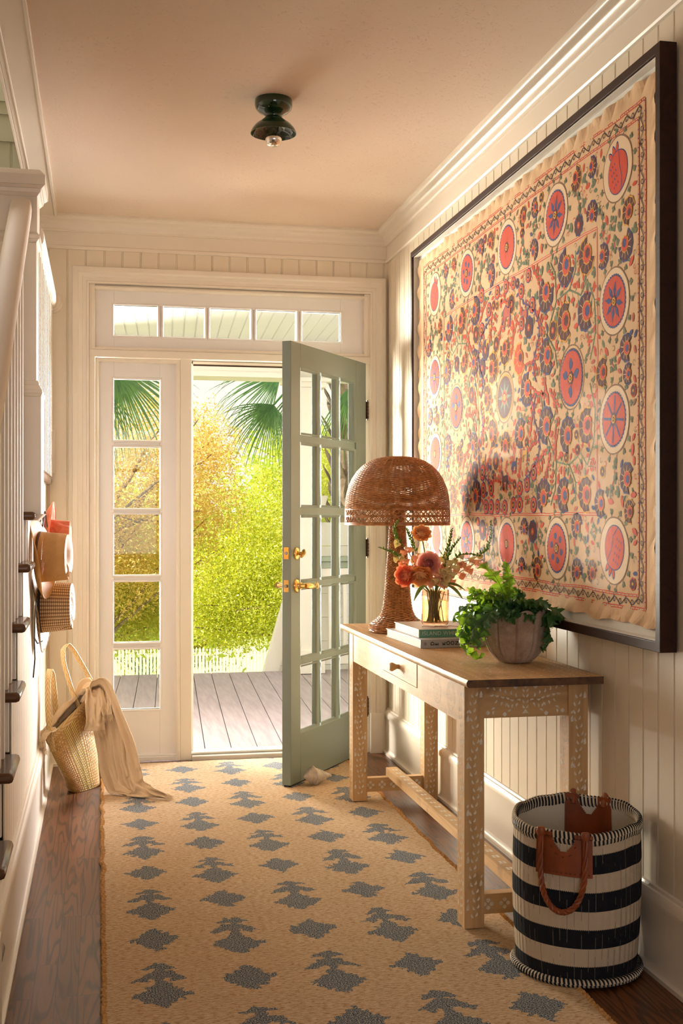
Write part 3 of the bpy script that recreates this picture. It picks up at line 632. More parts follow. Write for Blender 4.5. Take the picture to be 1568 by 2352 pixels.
for cy_, cz_, r, k in BIG:
    c = (cy_, cz_)
    if k not in 'BT':
        ringvine(c, r*1.36); poly(circ(c, r*1.33, 40), 'cream', 1.2)
    else: ringvine(c, r*1.22)
    if k == 'P':
        a0 = 1.2 if cz_ > 1.7 else -1.2
        if cy_ > 4.5: a0 = PI-a0
        cc = pt(c, a0, -r*.15)
        for s_ in (-.42, 0, .42): drop(pt(cc, a0+s_*.6, r*.7), a0+s_, r*.62, r*.30, 'blue', 2); drop(pt(cc, a0+s_*.6, r*.7), a0+s_, r*.54, r*.22, 'red', 2.6)
        poly(circ(cc, r*.93, 36), 'blue', 3); poly(circ(cc, r*.885, 36), 'red', 4)
        ribbon([pt(cc, a0+.5, r*.86), pt(cc, a0+.9, r*.3), pt(cc, a0+2.6, r*.5), pt(cc, a0+PI, r*.88)], .003, 'blue', 5)
        for q in range(12):
            p = pt(pt(cc, a0-PI/2, r*(.12+.2*(q % 3))), a0, r*(.55-.3*(q//3))); drop(p, a0+PI, r*.13, r*.06, 'blue', 5)
        continue
    ns = int(2*PI*r/.0125)
    poly(circ(c, r*1.055, ns*6, .05, ns), 'blue' if k != 'T' else 'yel', 3); poly(circ(c, r*.985, ns*6, .045, ns), 'red' if k != 'T' else 'mar', 4)
    for q in range(26): a = 2*PI*q/26; ribbon([pt(c, a, r*.28), pt(c, a, r*.93)], .0016, 'pink' if k != 'T' else 'brn', 4.6)
    if k == 'S':
        for q in range(8): a = 2*PI*q/8+.2; poly([pt(c, a, r*.15), pt(c, a-.26, r*.5), pt(c, a-.09, r*.66), pt(c, a, r*.86), pt(c, a+.09, r*.66), pt(c, a+.26, r*.5)], 'blue', 5.5+.1*(q % 2))
    if k == 'K':
        for q in range(8): ribbon([pt(c, 2*PI*q/8+.1, r*.2), pt(c, 2*PI*q/8+.1, r*.93)], .007, 'blue', 5.5)
    if k == 'D':
        for q in range(6): poly(circ(pt(c, 2*PI*q/6+.3, r*.55), r*.13, 14, .25, 5), 'blue', 5.5)
    if k == 'B':
        for a in (PI/2, -PI/2, .25, PI-.25): drop(pt(c, a, r*.28), a, r*.5, r*.3, 'blue', 5.5); drop(pt(c, a+.12, r*.36), a+.5, r*.28, r*.18, 'blue', 5.7)
    if k == 'T':
        for q in range(8): a = 2*PI*q/8; poly([pt(c, a-.39, r*.32), pt(c, a, r*.88), pt(c, a+.39, r*.32), c], 'grn', 5.5+.1*(q % 2))
        poly(circ(c, r*.3, 24, .3, 8), 'red', 6.4)
    flower(c, r*.22, 7)
FAN = [(a, b, r*1.14) for a, b, r in FAN]
for n_, (cy_, cz_, r) in enumerate(FAN):
    c = (cy_, cz_); a0 = math.atan2(cz_-1.685, cy_-4.09)+PI+R_.uniform(-.7, .7) if n_ > 14 else R_.uniform(0, 6.28)
    mid = math.hypot(cy_-4.1, (cz_-1.685)) < .21
    edge = 'yel' if (n_ % 3 == 0 or mid) else 'blue'
    body = 'red' if (mid and n_ % 2) else 'mar'; fan_ = 2.25
    pts = lambda rr: [c] + [pt(c, a0+t, rr*(1+.09*abs(math.sin(5*t)))) for t in [-fan_+2*fan_*q/48 for q in range(49)]]
    cc = c; poly(pts(r*1.03), edge if edge == 'yel' else 'blue', 2); poly(pts(r*.93), body, 3)
    for q in range(7): ribbon([pt(c, a0-1.9+q*.633, r*.3), pt(c, a0-1.9+q*.633, r*.88)], .0022, 'cream' if edge == 'blue' else 'yel', 4)
    b = pt(c, a0, -r*.12); poly(circ(b, r*.50, 36, .2, 11), 'yel', 5); poly(circ(b, r*.44, 36, .2, 11), 'red', 6); poly(circ(pt(b, a0, -r*.1), r*.24, 20, .3, 6), 'blue' if edge == 'blue' else 'mar', 7)
for cy_, cz_, r in RING:
    c = (cy_, cz_); r *= 1.15; poly(circ(c, r, 60, .10, 10), 'blue', 2); poly(circ(c, r*.88, 60, .10, 10), 'red', 3); poly(circ(c, r*.55, 20), 'cream', 4); poly(circ(c, r*.48, 20), 'mar', 5); poly(circ(c, r*.2, 12), 'yel', 6)
# vines arching through the middle field
def arc(c, r, a0, a1, n=14): return [pt(c, a0+(a1-a0)*k/n, r) for k in range(n+1)]
VN = []
for sy in (1, -1):
    for sz_ in (1, -1):
        f = lambda y, z: (4.09-(4.09-y)*sy, 1.685+(z-1.685)*sz_)
        for A in ([(3.75, 1.72), (3.69, 1.86), (3.61, 1.95), (3.50, 1.965), (3.41, 1.93), (3.36, 1.97)], [(3.61, 1.95), (3.62, 2.04), (3.66, 2.09)], [(3.70, 1.86), (3.62, 1.79), (3.60, 1.73)], [(3.50, 1.965), (3.45, 2.02), (3.45, 2.08)], [(3.36, 1.97), (3.31, 1.90), (3.30, 1.80), (3.34, 1.72)]):
            B = []
            for (p, q) in zip(A, A[1:]): B += [(p[0]+(q[0]-p[0])*t/4, p[1]+(q[1]-p[1])*t/4) for t in range(4)]
            B.append(A[-1]); B = [f(*p) for p in B]; VN.append(B); ribbon(B, .0055, 'grn', 1.4)
            for k in range(1, len(B)-1):
                a = math.atan2(B[k+1][1]-B[k-1][1], B[k+1][0]-B[k-1][0]); s = 1 if k % 2 else -1
                tip = pt(B[k], a+s*1.0, .018); ribbon([B[k], tip], .002, 'grn', 1.5); drop(tip, a+s*1.0, .026, .012, 'red' if k % 4 < 3 else 'grn', 2.2)
# blue feathered lines and small creatures around the centre
for s in (1, -1):
    for zz in (1, -1):
        B = [(4.09+s*(.30-.03*math.sin(k*.8)), 1.685+zz*(.02+.03*k)) for k in range(9)] + [(4.09+s*(.27-.03*k), 1.685+zz*(.28+.012*k)) for k in range(1, 4)]
        ribbon(B, .006, 'pur', 3)
        for k in range(1, len(B)-1):
            for q in (1, -1): drop(B[k], math.atan2(B[k+1][1]-B[k][1], B[k+1][0]-B[k][0])+q*.8, .022, .006, 'pur', 3.2)
def beast(c, s, m, flip=1, hump=0):
    P_ = [(-1, .2), (-.9, .65), (-.3, .7+hump), (.3, .65+hump*.3), (.7, .75), (.9, 1.25), (1.25, 1.2), (1.3, 1.0), (1.05, .9), (.9, .3), (.8, -.9), (.6, -.9), (.55, -.05), (-.4, -.05), (-.55, -.9), (-.75, -.9), (-.75, 0), (-1.1, -.5), (-1.2, -.4)]
    poly([(c[0]-flip*x*s, c[1]+y*s) for x, y in P_], 'pur', 3); poly([(c[0]-flip*x*s*.86, c[1]+y*s*.86+s*.03) for x, y in P_], m, 4)
beast((4.084, 1.975), .045, 'pink', 1, .35); beast((4.10, 1.375), .034, 'mar', -1); beast((4.005, 1.425), .026, 'blue', 1); beast((3.90, 1.46), .028, 'yel', 1); beast((3.90, 1.955), .028, 'pink', -1); beast((4.30, 1.915), .022, 'yel', 1); beast((4.27, 1.965), .018, 'yel', -1); beast((4.35, 1.46), .02, 'yel', 1); beast((4.28, 1.43), .018, 'blue', -1)
ribbon([(4.42+.008*math.sin(k*.9), 1.45+.03*k) for k in range(16)], .005, 'yel', 3)
# border lines and the running scroll
def loop_rect(y0, y1, z0, z1, wd, mat, lay, step=.02):
    for A, B in (((y0, z0), (y1, z0)), ((y1, z0), (y1, z1)), ((y1, z1), (y0, z1)), ((y0, z1), (y0, z0))):
        n = int(math.dist(A, B)/step); ribbon([(A[0]+(B[0]-A[0])*k/n, A[1]+(B[1]-A[1])*k/n) for k in range(n+1)], wd, mat, lay)
OB = (2.972, 5.215, .985, 2.394); IB = (3.012, 5.175, 1.022, 2.352); NB = (3.288, 4.89, 1.250, 2.115)
for B_, wds in ((OB, .010), (IB, .009), (NB, .009)):
    loop_rect(*B_, wds, 'red', 1); loop_rect(*B_, wds*.35, 'cream', 2)
    y0, y1, z0, z1 = B_
    for A, B, n in (((y0, z0), (y1, z0), 170), ((y1, z0), (y1, z1), 100), ((y1, z1), (y0, z1), 170), ((y0, z1), (y0, z0), 100)):
        if B_ is NB: continue
        for k in range(n):
            t = (k+.5)/n; poly(circ((A[0]+(B[0]-A[0])*t, A[1]+(B[1]-A[1])*t), .0022, 6), 'yel' if k % 2 else 'pur', 3)
def scroll(A, B, n):
    ax, az = (B[0]-A[0])/n, (B[1]-A[1])/n; l = math.hypot(ax, az); ux, uz = ax/l, az/l; a = math.atan2(uz, ux)
    wave = []
    for k in range(n*8+1):
        t = k/8; wave.append((A[0]+ax*t-uz*.009*math.sin(PI*t), A[1]+az*t+ux*.009*math.sin(PI*t)))
    ribbon(wave, .0035, 'brn', 1.5)
    for k in range(n):
        s = 1 if k % 2 else -1; c = (A[0]+ax*(k+.5)+uz*s*.002, A[1]+az*(k+.5)-ux*s*.002)
        ribbon([pt(c, a+s*(1.6+q*.62)+PI, .0125*(1-q/11)) for q in range(10)], .003, 'brn', 2)
oy0, oy1, oz0, oz1 = (OB[0]+IB[0])/2, (OB[1]+IB[1])/2, (OB[2]+IB[2])/2, (OB[3]+IB[3])/2
scroll((oy0, oz0), (oy1, oz0), 58); scroll((oy1, oz0), (oy1, oz1), 36); scroll((oy1, oz1), (oy0, oz1), 58); scroll((oy0, oz1), (oy0, oz0), 36)
# fill the ground between the motifs
occ = [(y, z, r*(1.36 if k not in 'BT' else 1.25)+.026) for y, z, r, k in BIG] + [(y, z, r*1.0) for y, z, r in FAN] + [(y, z, r*1.05) for y, z, r in RING]
vpts = [(p[0], p[1], .006) for B in VN for p in B]
def free(y, z, r):
    if not (IB[0]+.006+r < y < IB[1]-.006-r and IB[2]+.006+r < z < IB[3]-.006-r): return False
    if abs(y-NB[0]) < r+.004 and NB[2] < z < NB[3] or abs(y-NB[1]) < r+.004 and NB[2] < z < NB[3]: return False
    if (abs(z-NB[2]) < r+.004 or abs(z-NB[3]) < r+.004) and NB[0] < y < NB[1]: return False
    return all((y-a)**2+(z-b)**2 > (r+c)**2 for a, b, c in occ) and all((y-a)**2+(z-b)**2 > (r*.7+c)**2 for a, b, c in vpts)
for r0_, tries in ((.040, 1500), (.034, 1600), (.026, 3000), (.018, 4500), (.0125, 6500), (.009, 7000)):
    for _ in range(tries):
        y, z = R_.uniform(IB[0], IB[1]), R_.uniform(IB[2], IB[3])
        r = r0_
        if not free(y, z, r): continue
        occ.append((y, z, r*.88)); r *= 1.28; a = R_.uniform(0, 6.28); c = (y, z)
        inner = NB[0] < y < NB[1] and NB[2] < z < NB[3]
        if r > .0401:
            if R_.random() < .35:
                poly(circ(c, r*.72, 48, .14, 9), R_.choice(['blue', 'yel']), 2); poly(circ(c, r*.62, 48, .14, 9), 'mar', 3); poly(circ(c, r*.25, 14), 'red', 4); poly(circ(c, r*.1, 8), 'yel', 5)
            else:
                B = arc(pt(c, a, r*.6), r*1.05, a+2.2, a+4.0, 6); ribbon(B, .005, 'grn' if inner else 'pink', 1.5)
                for k in range(7):
                    q = B[k]; aa = math.atan2(q[1]-z, q[0]-y)
                    if inner: drop(q, aa+.3*(-1)**k, r*.5, r*.24, 'red', 2.3); drop(q, aa+PI, r*.4, r*.2, 'red', 2.6)
                    else: leafc(q, aa+.8*(-1)**k, r*.45, 2)
        elif r > .03:
            if inner:
                ribbon([pt(c, a, -r*.9), c, pt(c, a+.2, r*.9)], .0028, 'grn', 1.5)
                for k in (-1, 0, 1): drop(pt(c, a, k*r*.45), a+1, r*.6, r*.26, 'red', 2); drop(pt(c, a, k*r*.45), a-1, r*.6, r*.26, R_.choice(['red', 'red', 'grn']), 2.3)
            else:
                ribbon([pt(c, a, -r*.8), pt(c, a+.5, r*.1), pt(c, a, r*.7)], .004, R_.choice(['olv', 'pink']), 1.5)
                for k in range(4): leafc(pt(c, a+k*1.57, r*.3), a+k*1.57, r*.6, 2)
        elif r > .02:
            if R_.random() < .45: leafc(pt(c, a, -r*.5), a, r*1.3, 2)
            elif R_.random() < .35: poly(circ(c, r*.75, 30, .15, 7), R_.choice(['blue', 'yel', 'red']), 2); poly(circ(c, r*.6, 30, .15, 7), R_.choice(['mar', 'mar', 'red']), 3); poly(circ(c, r*.22, 8), 'yel', 4)
            else: drop(pt(c, a, -r*.8), a, r*1.6, r*.8, 'red', 2); drop(pt(c, a+1, r*.2), a+1.2, r*.8, r*.4, 'grn', 2.3)
        elif r > .014: drop(pt(c, a, -r*.9), a, r*1.8, r*.85, R_.choice(['red', 'red', 'red', 'pink', 'olv', 'grn', 'blue']), 2)
        else: ribbon([pt(c, a+k*.8, r*(.9-.08*k)) for k in range(7)], .0022, R_.choice(['olv', 'olv', 'red', 'grn']), 2)
# the cloth itself, with a loose rippled hem
ny_, nz_ = 150, 90
def CP(i, j):
    y = 2.895+(5.285-2.895)*i/(ny_-1); z = .940+(2.442-.940)*j/(nz_-1)
    ed = min(y-2.895, 5.285-y, z-.940, 2.442-z); k = max(0, 1-ed/.07)
    rip = k*k*(.006*math.sin(y*46+z*11)+.005*math.sin(y*19+z*57))
    x = XC - abs(rip)*1.2 + .0004*math.sin(y*9)
    y += k*k*.010*noise.noise((z*9, 4, y)); z += k*k*.012*noise.noise((y*9, z, 3))
    return (x, y, z)
cb = MB(); cb.grid(CP, ny_, nz_); cb.f = [f[::-1] for f in cb.f]
sz.add(cb.v, cb.f, 0)
sz.build('embroidered_cloth', [M['linen']]+[SZ[k] for k in SZK], ft, smooth=False)

# ------------------------------------------------------------------ console table
tb = thing('console_table', 'carved pale wooden console table with white bone leaf inlay against the right wall', 'table', (1.26, 4.15, .001))
def comma(c, a, l, wd, side=1):
    # a bent teardrop, as cut bone
    q = a+side*PI/2; e = pt(pt(c, a, l), q, l*.28)
    return [c, pt(pt(c, a, l*.3), q, -wd*.55), pt(pt(c, a, l*.65), q, -wd*.42), e, pt(pt(c, a, l*.62), q, wd*.42), pt(pt(c, a, l*.25), q, wd*.4)]
def inlay(mb, O, U, V, N, pts, mi=1):
    O, U, V, N = map(Vector, (O, U, V, N)); mb.add([O+U*p[0]+V*p[1]+N*.0005 for p in pts], [tuple(range(len(pts)))], mi)
def vine(mb, O, U, V, N, wd, ht, rnd, sc=1.0):
    # paired leaves climbing a face of width wd and height ht
    z = .03; k = 0
    while z < ht-.03:
        cx = wd/2+.10*wd*math.sin(k*.9); s = .0150*sc
        inlay(mb, O, U, V, N, comma((cx-.003, z), 2.25, s, .0066*sc, -1)); inlay(mb, O, U, V, N, comma((cx+.003, z+.004), .9, s, .0066*sc, 1))
        if k % 3 == 1:
            x2 = wd*(.17 if k % 2 else .83); inlay(mb, O, U, V, N, [(x2-.004*sc, z), (x2+.004*sc, z+.001), (x2+.005*sc, z+.010), (x2+.001, z+.021*sc), (x2-.004*sc, z+.010)])
        elif k % 3 == 2:
            x2 = wd*(.15 if k % 2 == 0 else .85); inlay(mb, O, U, V, N, comma((x2, z), 1.4, .012*sc, .005*sc, -1))
        z += .0235*sc; k += 1
LG = [(1.063, 1.125, 3.333, 3.403), (1.394, 1.456, 3.333, 3.403), (1.068, 1.132, 4.925, 4.995), (1.388, 1.450, 4.925, 4.995)]
for x0, x1, y0, y1 in LG:
    mb = MB(); z0 = .0125 if x0 < 1.2 else .001
    z0 = .0125 if (x0 < 1.2) else .001
    mb.box(x0, x1, y0, y1, z0, .745)
    vine(mb, (x0, y0, z0), (1, 0, 0), (0, 0, 1), (0, -1, 0), x1-x0, .73, R_); vine(mb, (x0, y1, z0), (0, -1, 0), (0, 0, 1), (-1, 0, 0), y1-y0, .73, R_)
    mb.build('leg', [M['tab_z'], M['inlay']], tb, smooth=False)
mb = MB(); yy0, yy1 = 3.403, 4.925
mb.box(1.070, 1.090, yy0, 3.884, .618, .745); mb.box(1.070, 1.090, 4.381, yy1, .618, .745); mb.box(1.070, 1.090, 3.884, 4.381, .618, .650)
for a, b in ((3.42, 3.87), (4.395, 4.91)):     # faint scrolls of bone wire
    for q in range(3):
        cc = (a+(b-a)*(q+.5)/3, .682)
        for rr in (.045, .030, .016):
            P_ = circ(cc, rr, 28)
            for u_, v_ in zip(P_, P_[1:]):
                dx_ = (v_[0]-u_[0], v_[1]-u_[1]); l = math.hypot(*dx_); n_ = (-dx_[1]/l*.0007, dx_[0]/l*.0007)
                inlay(mb, (1.070, 0, 0), (0, 1, 0), (0, 0, 1), (-1, 0, 0), [(u_[0]+n_[0], u_[1]+n_[1]), (v_[0]+n_[0], v_[1]+n_[1]), (v_[0]-n_[0], v_[1]-n_[1]), (u_[0]-n_[0], u_[1]-n_[1])])
        for k in range(9): inlay(mb, (1.070, 0, 0), (0, 1, 0), (0, 0, 1), (-1, 0, 0), comma(pt(cc, k*.7, .034), k*.7, .012, .005))
    for k in range(int((b-a)/.03)):
        for zz in (.626, .736): inlay(mb, (1.070, 0, 0), (0, 1, 0), (0, 0, 1), (-1, 0, 0), comma((a+k*.03, zz), .2, .014, .005, (-1)**k))
mb.build('front_apron', [M['tab_y'], M['inlay']], tb, smooth=False)
mb = MB(); mb.box(1.125, 1.394, 3.345, 3.368, .636, .745)
O_ = (1.125, 3.345, .636); W_ = .269; c0 = W_/2
def both(pts): 
    inlay(mb, O_, (1, 0, 0), (0, 0, 1), (0, -1, 0), pts); inlay(mb, O_, (1, 0, 0), (0, 0, 1), (0, -1, 0), [(W_-p[0], p[1]) for p in pts][::-1])
def lozenge(c, s): return [pt(c, k*PI/4+.1, s*(1 if k % 2 == 0 else .85)) for k in range(8)]
inlay(mb, O_, (1, 0, 0), (0, 0, 1), (0, -1, 0), [(c0-.011, .011), (c0+.011, .011), (c0, .024)]); inlay(mb, O_, (1, 0, 0), (0, 0, 1), (0, -1, 0), lozenge((c0, .094), .007))
for z in (.026, .042, .060, .076): both(comma((c0+.002, z), .75, .013, .006))
for x, z, a in ((.014, .05, .4), (.024, .043, -.9), (.028, .060, 1.2), (.036, .052, -.1), (.040, .040, -1.2), (.044, .068, 1.3), (.050, .056, .2), (.056, .043, -.7), (.060, .072, 1.0), (.066, .060, .1), (.072, .048, -.9), (.078, .078, 1.2), (.084, .066, -.1), (.090, .054, -1.1), (.096, .083, .9), (.100, .070, -.4), (.045, .022, -.2), (.052, .030, 1.0), (.096, .030, -.2), (.100, .022, -1.2)): both(comma((c0+x, z), a, .0135, .0064, 1 if z > .05 else -1))
for x, z in ((.032, .091), (.119, .094), (.066, .010), (.119, .016)): both(lozenge((c0+x, z), .0068))
mb.build('end_apron', [M['tab_x'], M['inlay']], tb, smooth=False)
mb = MB(); mb.box(1.42, 1.44, yy0, yy1, .63, .745); mb.box(1.132, 1.388, 4.95, 4.97, .63, .745); mb.build('rear_apron', M['tab_y'], tb)
mb = MB(); mb.box(1.068, 1.086, 3.888, 4.377, .653, .742)
for k in range(15):
    for zz in (.662, .733): inlay(mb, (1.068, 0, 0), (0, 1, 0), (0, 0, 1), (-1, 0, 0), comma((3.90+k*.032, zz), .2, .014, .005, (-1)**k))
for k in range(26): inlay(mb, (1.068, 0, 0), (0, 1, 0), (0, 0, 1), (-1, 0, 0), comma((3.92+.017*k+.004*math.sin(k*2), .698+.020*math.sin(k*1.3)), k*1.1, .011, .005))
dr = mb.build('drawer', [M['tab_y'], M['inlay']], tb, smooth=False)
mb = MB(); mb.lathe([(0, 0), (.009, 0), (.008, .008), (.012, .016), (.016, .024), (.016, .030), (.011, .036), (0, .037)], 24, T=Matrix.Translation((1.068, 4.133, .694)) @ Matrix.Rotation(-PI/2, 4, 'Y'))
mb.build('knob', M['tab_z'], dr)
mb = MB(); TX0, TX1, TY0, TY1 = 1.036, 1.462, 3.232, 5.055
def TP(i, j):
    y = TY0+(TY1-TY0)*i/60; o = .0022*noise.noise((y*14, 2, 0)); prof = [(TX0+.006+o, .7455), (TX0+.001+o, .751), (TX0+o, .760), (TX0+.005+o, .768), (TX1, .768), (TX1, .7455)]
    x, z = prof[j]; return (x, y, z)
mb.grid(TP, 61, 6, closev=True); mb.add([TP(0, j) for j in range(6)], [tuple(range(6))], 2); mb.add([TP(60, j) for j in range(6)], [(5, 4, 3, 2, 1, 0)])
for ring_ in (0, 1):
    m_ = .018+.03*ring_
    for k in range(int((TY1-TY0)/.03)-2):
        for x in (TX0+m_, TX1-m_): inlay(mb, (0, 0, .768), (1, 0, 0), (0, 1, 0), (0, 0, 1), comma((x, TY0+.04+k*.03+ring_*.015), 1.3, .013, .005, (-1)**k))
    for k in range(11): inlay(mb, (0, 0, .768), (1, 0, 0), (0, 1, 0), (0, 0, 1), comma((TX0+.04+k*.034, TY0+m_), .2, .013, .005, (-1)**k))
for k in range(520):
    x, y = R_.uniform(TX0+.07, TX1-.06), R_.uniform(TY0+.07, TY1-.1); inlay(mb, (0, 0, .768), (1, 0, 0), (0, 1, 0), (0, 0, 1), comma((x, y), R_.uniform(0, 6.28), R_.uniform(.007, .013), .004))
mb.build('tabletop', [M['tab_top'], M['inlay'], M['darkwood']], tb, angle=40)
for y in (3.368, 4.96):
    mb = MB(); a, b = (1.125, 1.394) if y < 4 else (1.132, 1.388); mb.box(a, b, y-.018, y+.018, .046, .106)
    for q in range(5): inlay(mb, (a+.018+q*.052, y-.018, .076), (1, 0, 0), (0, 0, 1), (0, -1, 0), circ((0, .011), .0065, 10)); inlay(mb, (a+.018+q*.052, y-.018, .076), (1, 0, 0), (0, 0, 1), (0, -1, 0), circ((0, -.011), .0065, 10)); inlay(mb, (a+.018+q*.052, y-.018, .076), (1, 0, 0), (0, 0, 1), (0, -1, 0), circ((-.011, 0), .0065, 10)); inlay(mb, (a+.018+q*.052, y-.018, .076), (1, 0, 0), (0, 0, 1), (0, -1, 0), circ((.011, 0), .0065, 10))
    mb.build('cross_stretcher', [M['tab_x'], M['inlay']], tb)
mb = MB(); mb.box(1.228, 1.278, 3.350, 4.978, .107, .142)
for k in range(24):
    y = 3.40+k*.066
    for q in range(4): inlay(mb, (1.253, y, .142), (1, 0, 0), (0, 1, 0), (0, 0, 1), circ(pt((0, 0), q*PI/2+PI/4, .009), .0058, 9))
mb.build('long_stretcher', [M['tab_y'], M['inlay']], tb)

# ------------------------------------------------------------------ wicker lamp
LC = Vector((1.198, 4.66, .7685))
lamp = thing('table_lamp', 'brown wicker table lamp with a large domed shade at the far end of the console', 'lamp', tuple(LC))
def wick(name, a, b, c):
    m, nt, bs = newmat(name); v = coords(nt); g = nt.nodes.new('ShaderNodeNewGeometry')
    n = noise_n(nt, v, 60, 3); r = ramp(nt, [(.3, a), (.55, b), (.75, c)]); nt.links.new(n, r.inputs[0]); nt.links.new(r.outputs[0], bs.inputs['Base Color'])
    bs.inputs['Roughness'].default_value = .38; bump(nt, bs, noise_n(nt, v, 500, 2), .2, .0006); return m
M['wicker'] = wick('brown_wicker', '#8f5c30', '#b67c46', '#d49c60')
def weave(mb, prof, nrib, step, r, amp, n=None, th0=0):
    # weavers wound row by row in front of and behind the ribs along a (radius, z) profile
    L = [0]
    for a, b in zip(prof, prof[1:]): L.append(L[-1]+math.dist(a, b))
    rows_ = int(L[-1]/step); n = n or nrib*4
    for k in range(rows_):
        s = (k+.5)*step; i = max(q for q in range(len(prof)-1) if L[q] <= s); t = (s-L[i])/(L[i+1]-L[i]); t = min(t, 1)
        R0 = prof[i][0]+(prof[i+1][0]-prof[i][0])*t; z = prof[i][1]+(prof[i+1][1]-prof[i][1])*t
        dx, dz = prof[i+1][0]-prof[i][0], prof[i+1][1]-prof[i][1]; l = math.hypot(dx, dz); nr, nz = -dz/l, dx/l
        if R0 < .02: continue
        def P(a, b):
            th = 2*PI*a/n; o = amp*math.sin(nrib*th/2+PI*k); w_ = r*(1+.15*noise.noise((th*9, k*3.1, 0)))
            u = 2*PI*b/5; rr = R0+(o+w_*math.cos(u))*nr*-1+w_*.95*math.sin(u)*dx/l; zz = z+(o+w_*math.cos(u))*nz*-1+w_*.95*math.sin(u)*dz/l
            return (LC.x+rr*math.cos(th), LC.y+rr*math.sin(th), LC.z+zz)
        mb.grid(P, n, 5, closeu=True, closev=True)
def ribs(mb, prof, nrib, r):
    for k in range(nrib):
        th = 2*PI*(k)/nrib; mb.tube([(LC.x+a*math.cos(th), LC.y+a*math.sin(th), LC.z+b) for a, b in prof], r, 5, cap=False)
dome = [(.214, .505), (.213, .53), (.209, .56), (.200, .595), (.186, .628), (.166, .658), (.142, .682), (.112, .701), (.080, .712), (.050, .717), (.018, .718)]
mb = MB(); weave(mb, dome, 60, .0046, .0021, .0017); ribs(mb, dome, 60, .0016)
sh = mb.build('lamp_shade', M['wicker'], lamp)
mb = MB(); ZB, ZT = .442, .503
for z, rr in ((ZB, .0042), (ZB+.006, .0035), (.474, .0022), (.478, .0022), (ZT, .003)): mb.tube([(LC.x+.214*math.cos(2*PI*k/64), LC.y+.214*math.sin(2*PI*k/64), LC.z+z) for k in range(65)], rr, 6, cap=False)
for k in range(60):
    for s in (1, -1):
        for za, zb in ((ZB, .476), (.476, ZT)):
            a, b = 2*PI*k/60, 2*PI*(k+s*1.5)/60; mb.tube([(LC.x+(.214+s*.0015)*math.cos(a+(b-a)*t), LC.y+(.214+s*.0015)*math.sin(a+(b-a)*t), LC.z+za+(zb-za)*t) for t in (0, .5, 1)], .0017, 5, cap=False)
ribs(mb, [(.214, ZB), (.214, ZT)], 30, .0018)
mb.build('open_lattice_band', M['wicker'], sh)
stem = [(.112, .004), (.116, .016), (.114, .030), (.104, .040), (.088, .050), (.072, .064), (.062, .085), (.056, .115), (.051, .16), (.046, .23), (.040, .31), (.034, .39), (.030, .46), (.028, .52)]
mb = MB(); weave(mb, stem, 26, .0058, .0027, .0022, 104); ribs(mb, stem, 26, .0022); mb.lathe([(.108, .001), (.112, .010), (.106, .03), (.085, .044), (.064, .066), (.050, .12), (.036, .30), (.024, .52), (0, .53)], 26, c=LC)
mb.build('lamp_base', M['wicker'], lamp)
mb = MB(); mb.tube([LC+Vector((0, 0, .5)), LC+Vector((0, 0, .60))], .010, 10); mb.lathe([(0, .58), (.018, .59), (.03, .63), (.022, .66), (0, .67)], 20, c=LC); mb.build('bulb', pm('frosted_bulb', '#e9e2d2', rough=.3), lamp)
mb = MB()
for k in range(3): a = 2*PI*k/3; mb.tube([LC+Vector((0, 0, .60)), LC+Vector((.208*math.cos(a), .208*math.sin(a), .503))], .002, 6)
mb.build('shade_support', M['bronze'], lamp)

# ------------------------------------------------------------------ books
def book(name, label, x0, x1, y0, y1, z0, z1, cover, spine_mat, rotz):
    c = ((x0+x1)/2, (y0+y1)/2, z0); b = thing(name, label, 'book', c, (0, 0, rotz), 'stacked books on the console')
    Tm = Matrix.Translation(Vector(c)) @ Matrix.Rotation(rotz, 4, 'Z') @ Matrix.Translation(-Vector(c))
    mb = MB(); mb.box(x0, x1, y0, y1, z0, z0+.003, T=Tm); mb.box(x0, x1, y0, y1, z1-.003, z1, T=Tm); mb.build('cover', cover, b, bevel=.0006)
    mb = MB(); mb.box(x0, x1, y0-.0015, y0+.003, z0, z1, T=Tm); mb.build('spine', spine_mat, b, bevel=.001)
    mb = MB(); mb.box(x0+.004, x1-.004, y0+.003, y1-.004, z0+.003, z1-.003, T=Tm); mb.build('pages', pages, b)
    return b, Tm
def pages_mat():
    m, nt, bs = newmat('book_pages'); wv = nt.nodes.new('ShaderNodeTexWave'); wv.bands_direction = 'Z'; wv.inputs['Scale'].default_value = 400; wv.inputs['Distortion'].default_value = 1; nt.links.new(coords(nt), wv.inputs[0])
    nt.links.new(mixc(nt, math_n(nt, 'MULTIPLY', wv.outputs['Fac'], .4), '#f4efe6', '#cfc8bb'), bs.inputs['Base Color']); bs.inputs['Roughness'].default_value = .8; return m
pages = pages_mat()
def lettering(txt, size, M4, mat, parent, name='spine_lettering', spacing=1.0, ext=.0004, bold=0):
    cu = bpy.data.curves.new('letters', 'FONT'); cu.body = txt; cu.size = size; cu.space_character = spacing; cu.extrude = ext; cu.offset = bold; cu.align_y = 'CENTER'; cu.align_x = 'LEFT'
    o = bpy.data.objects.new('letters', cu); COL.objects.link(o); dg = bpy.context.evaluated_depsgraph_get(); me = bpy.data.meshes.new_from_object(o.evaluated_get(dg)); bpy.data.objects.remove(o)
    inv = parent.matrix_basis.inverted(); me.transform(inv @ M4); me.materials.clear(); me.materials.append(mat); me.name = name
    t = bpy.data.objects.new(name, me); COL.objects.link(t); t.parent = parent; return t
bk, Tm = book('hardcover_book', 'thick pale grey art book with black rotated spine letters, bottom of the stack', 1.118, 1.40, 4.055, 4.50, .7685, .7995, pm('grey_cover', '#dfe0e2', rough=.35), pm('grey_spine', '#b9bbc0', rough=.4), .04)
black = pm('black_print', '#15120f', rough=.6); pale = pm('pale_print', '#c9dccb', rough=.6)
Rx = Matrix.Rotation(PI/2, 4, 'X')
xx = 1.157
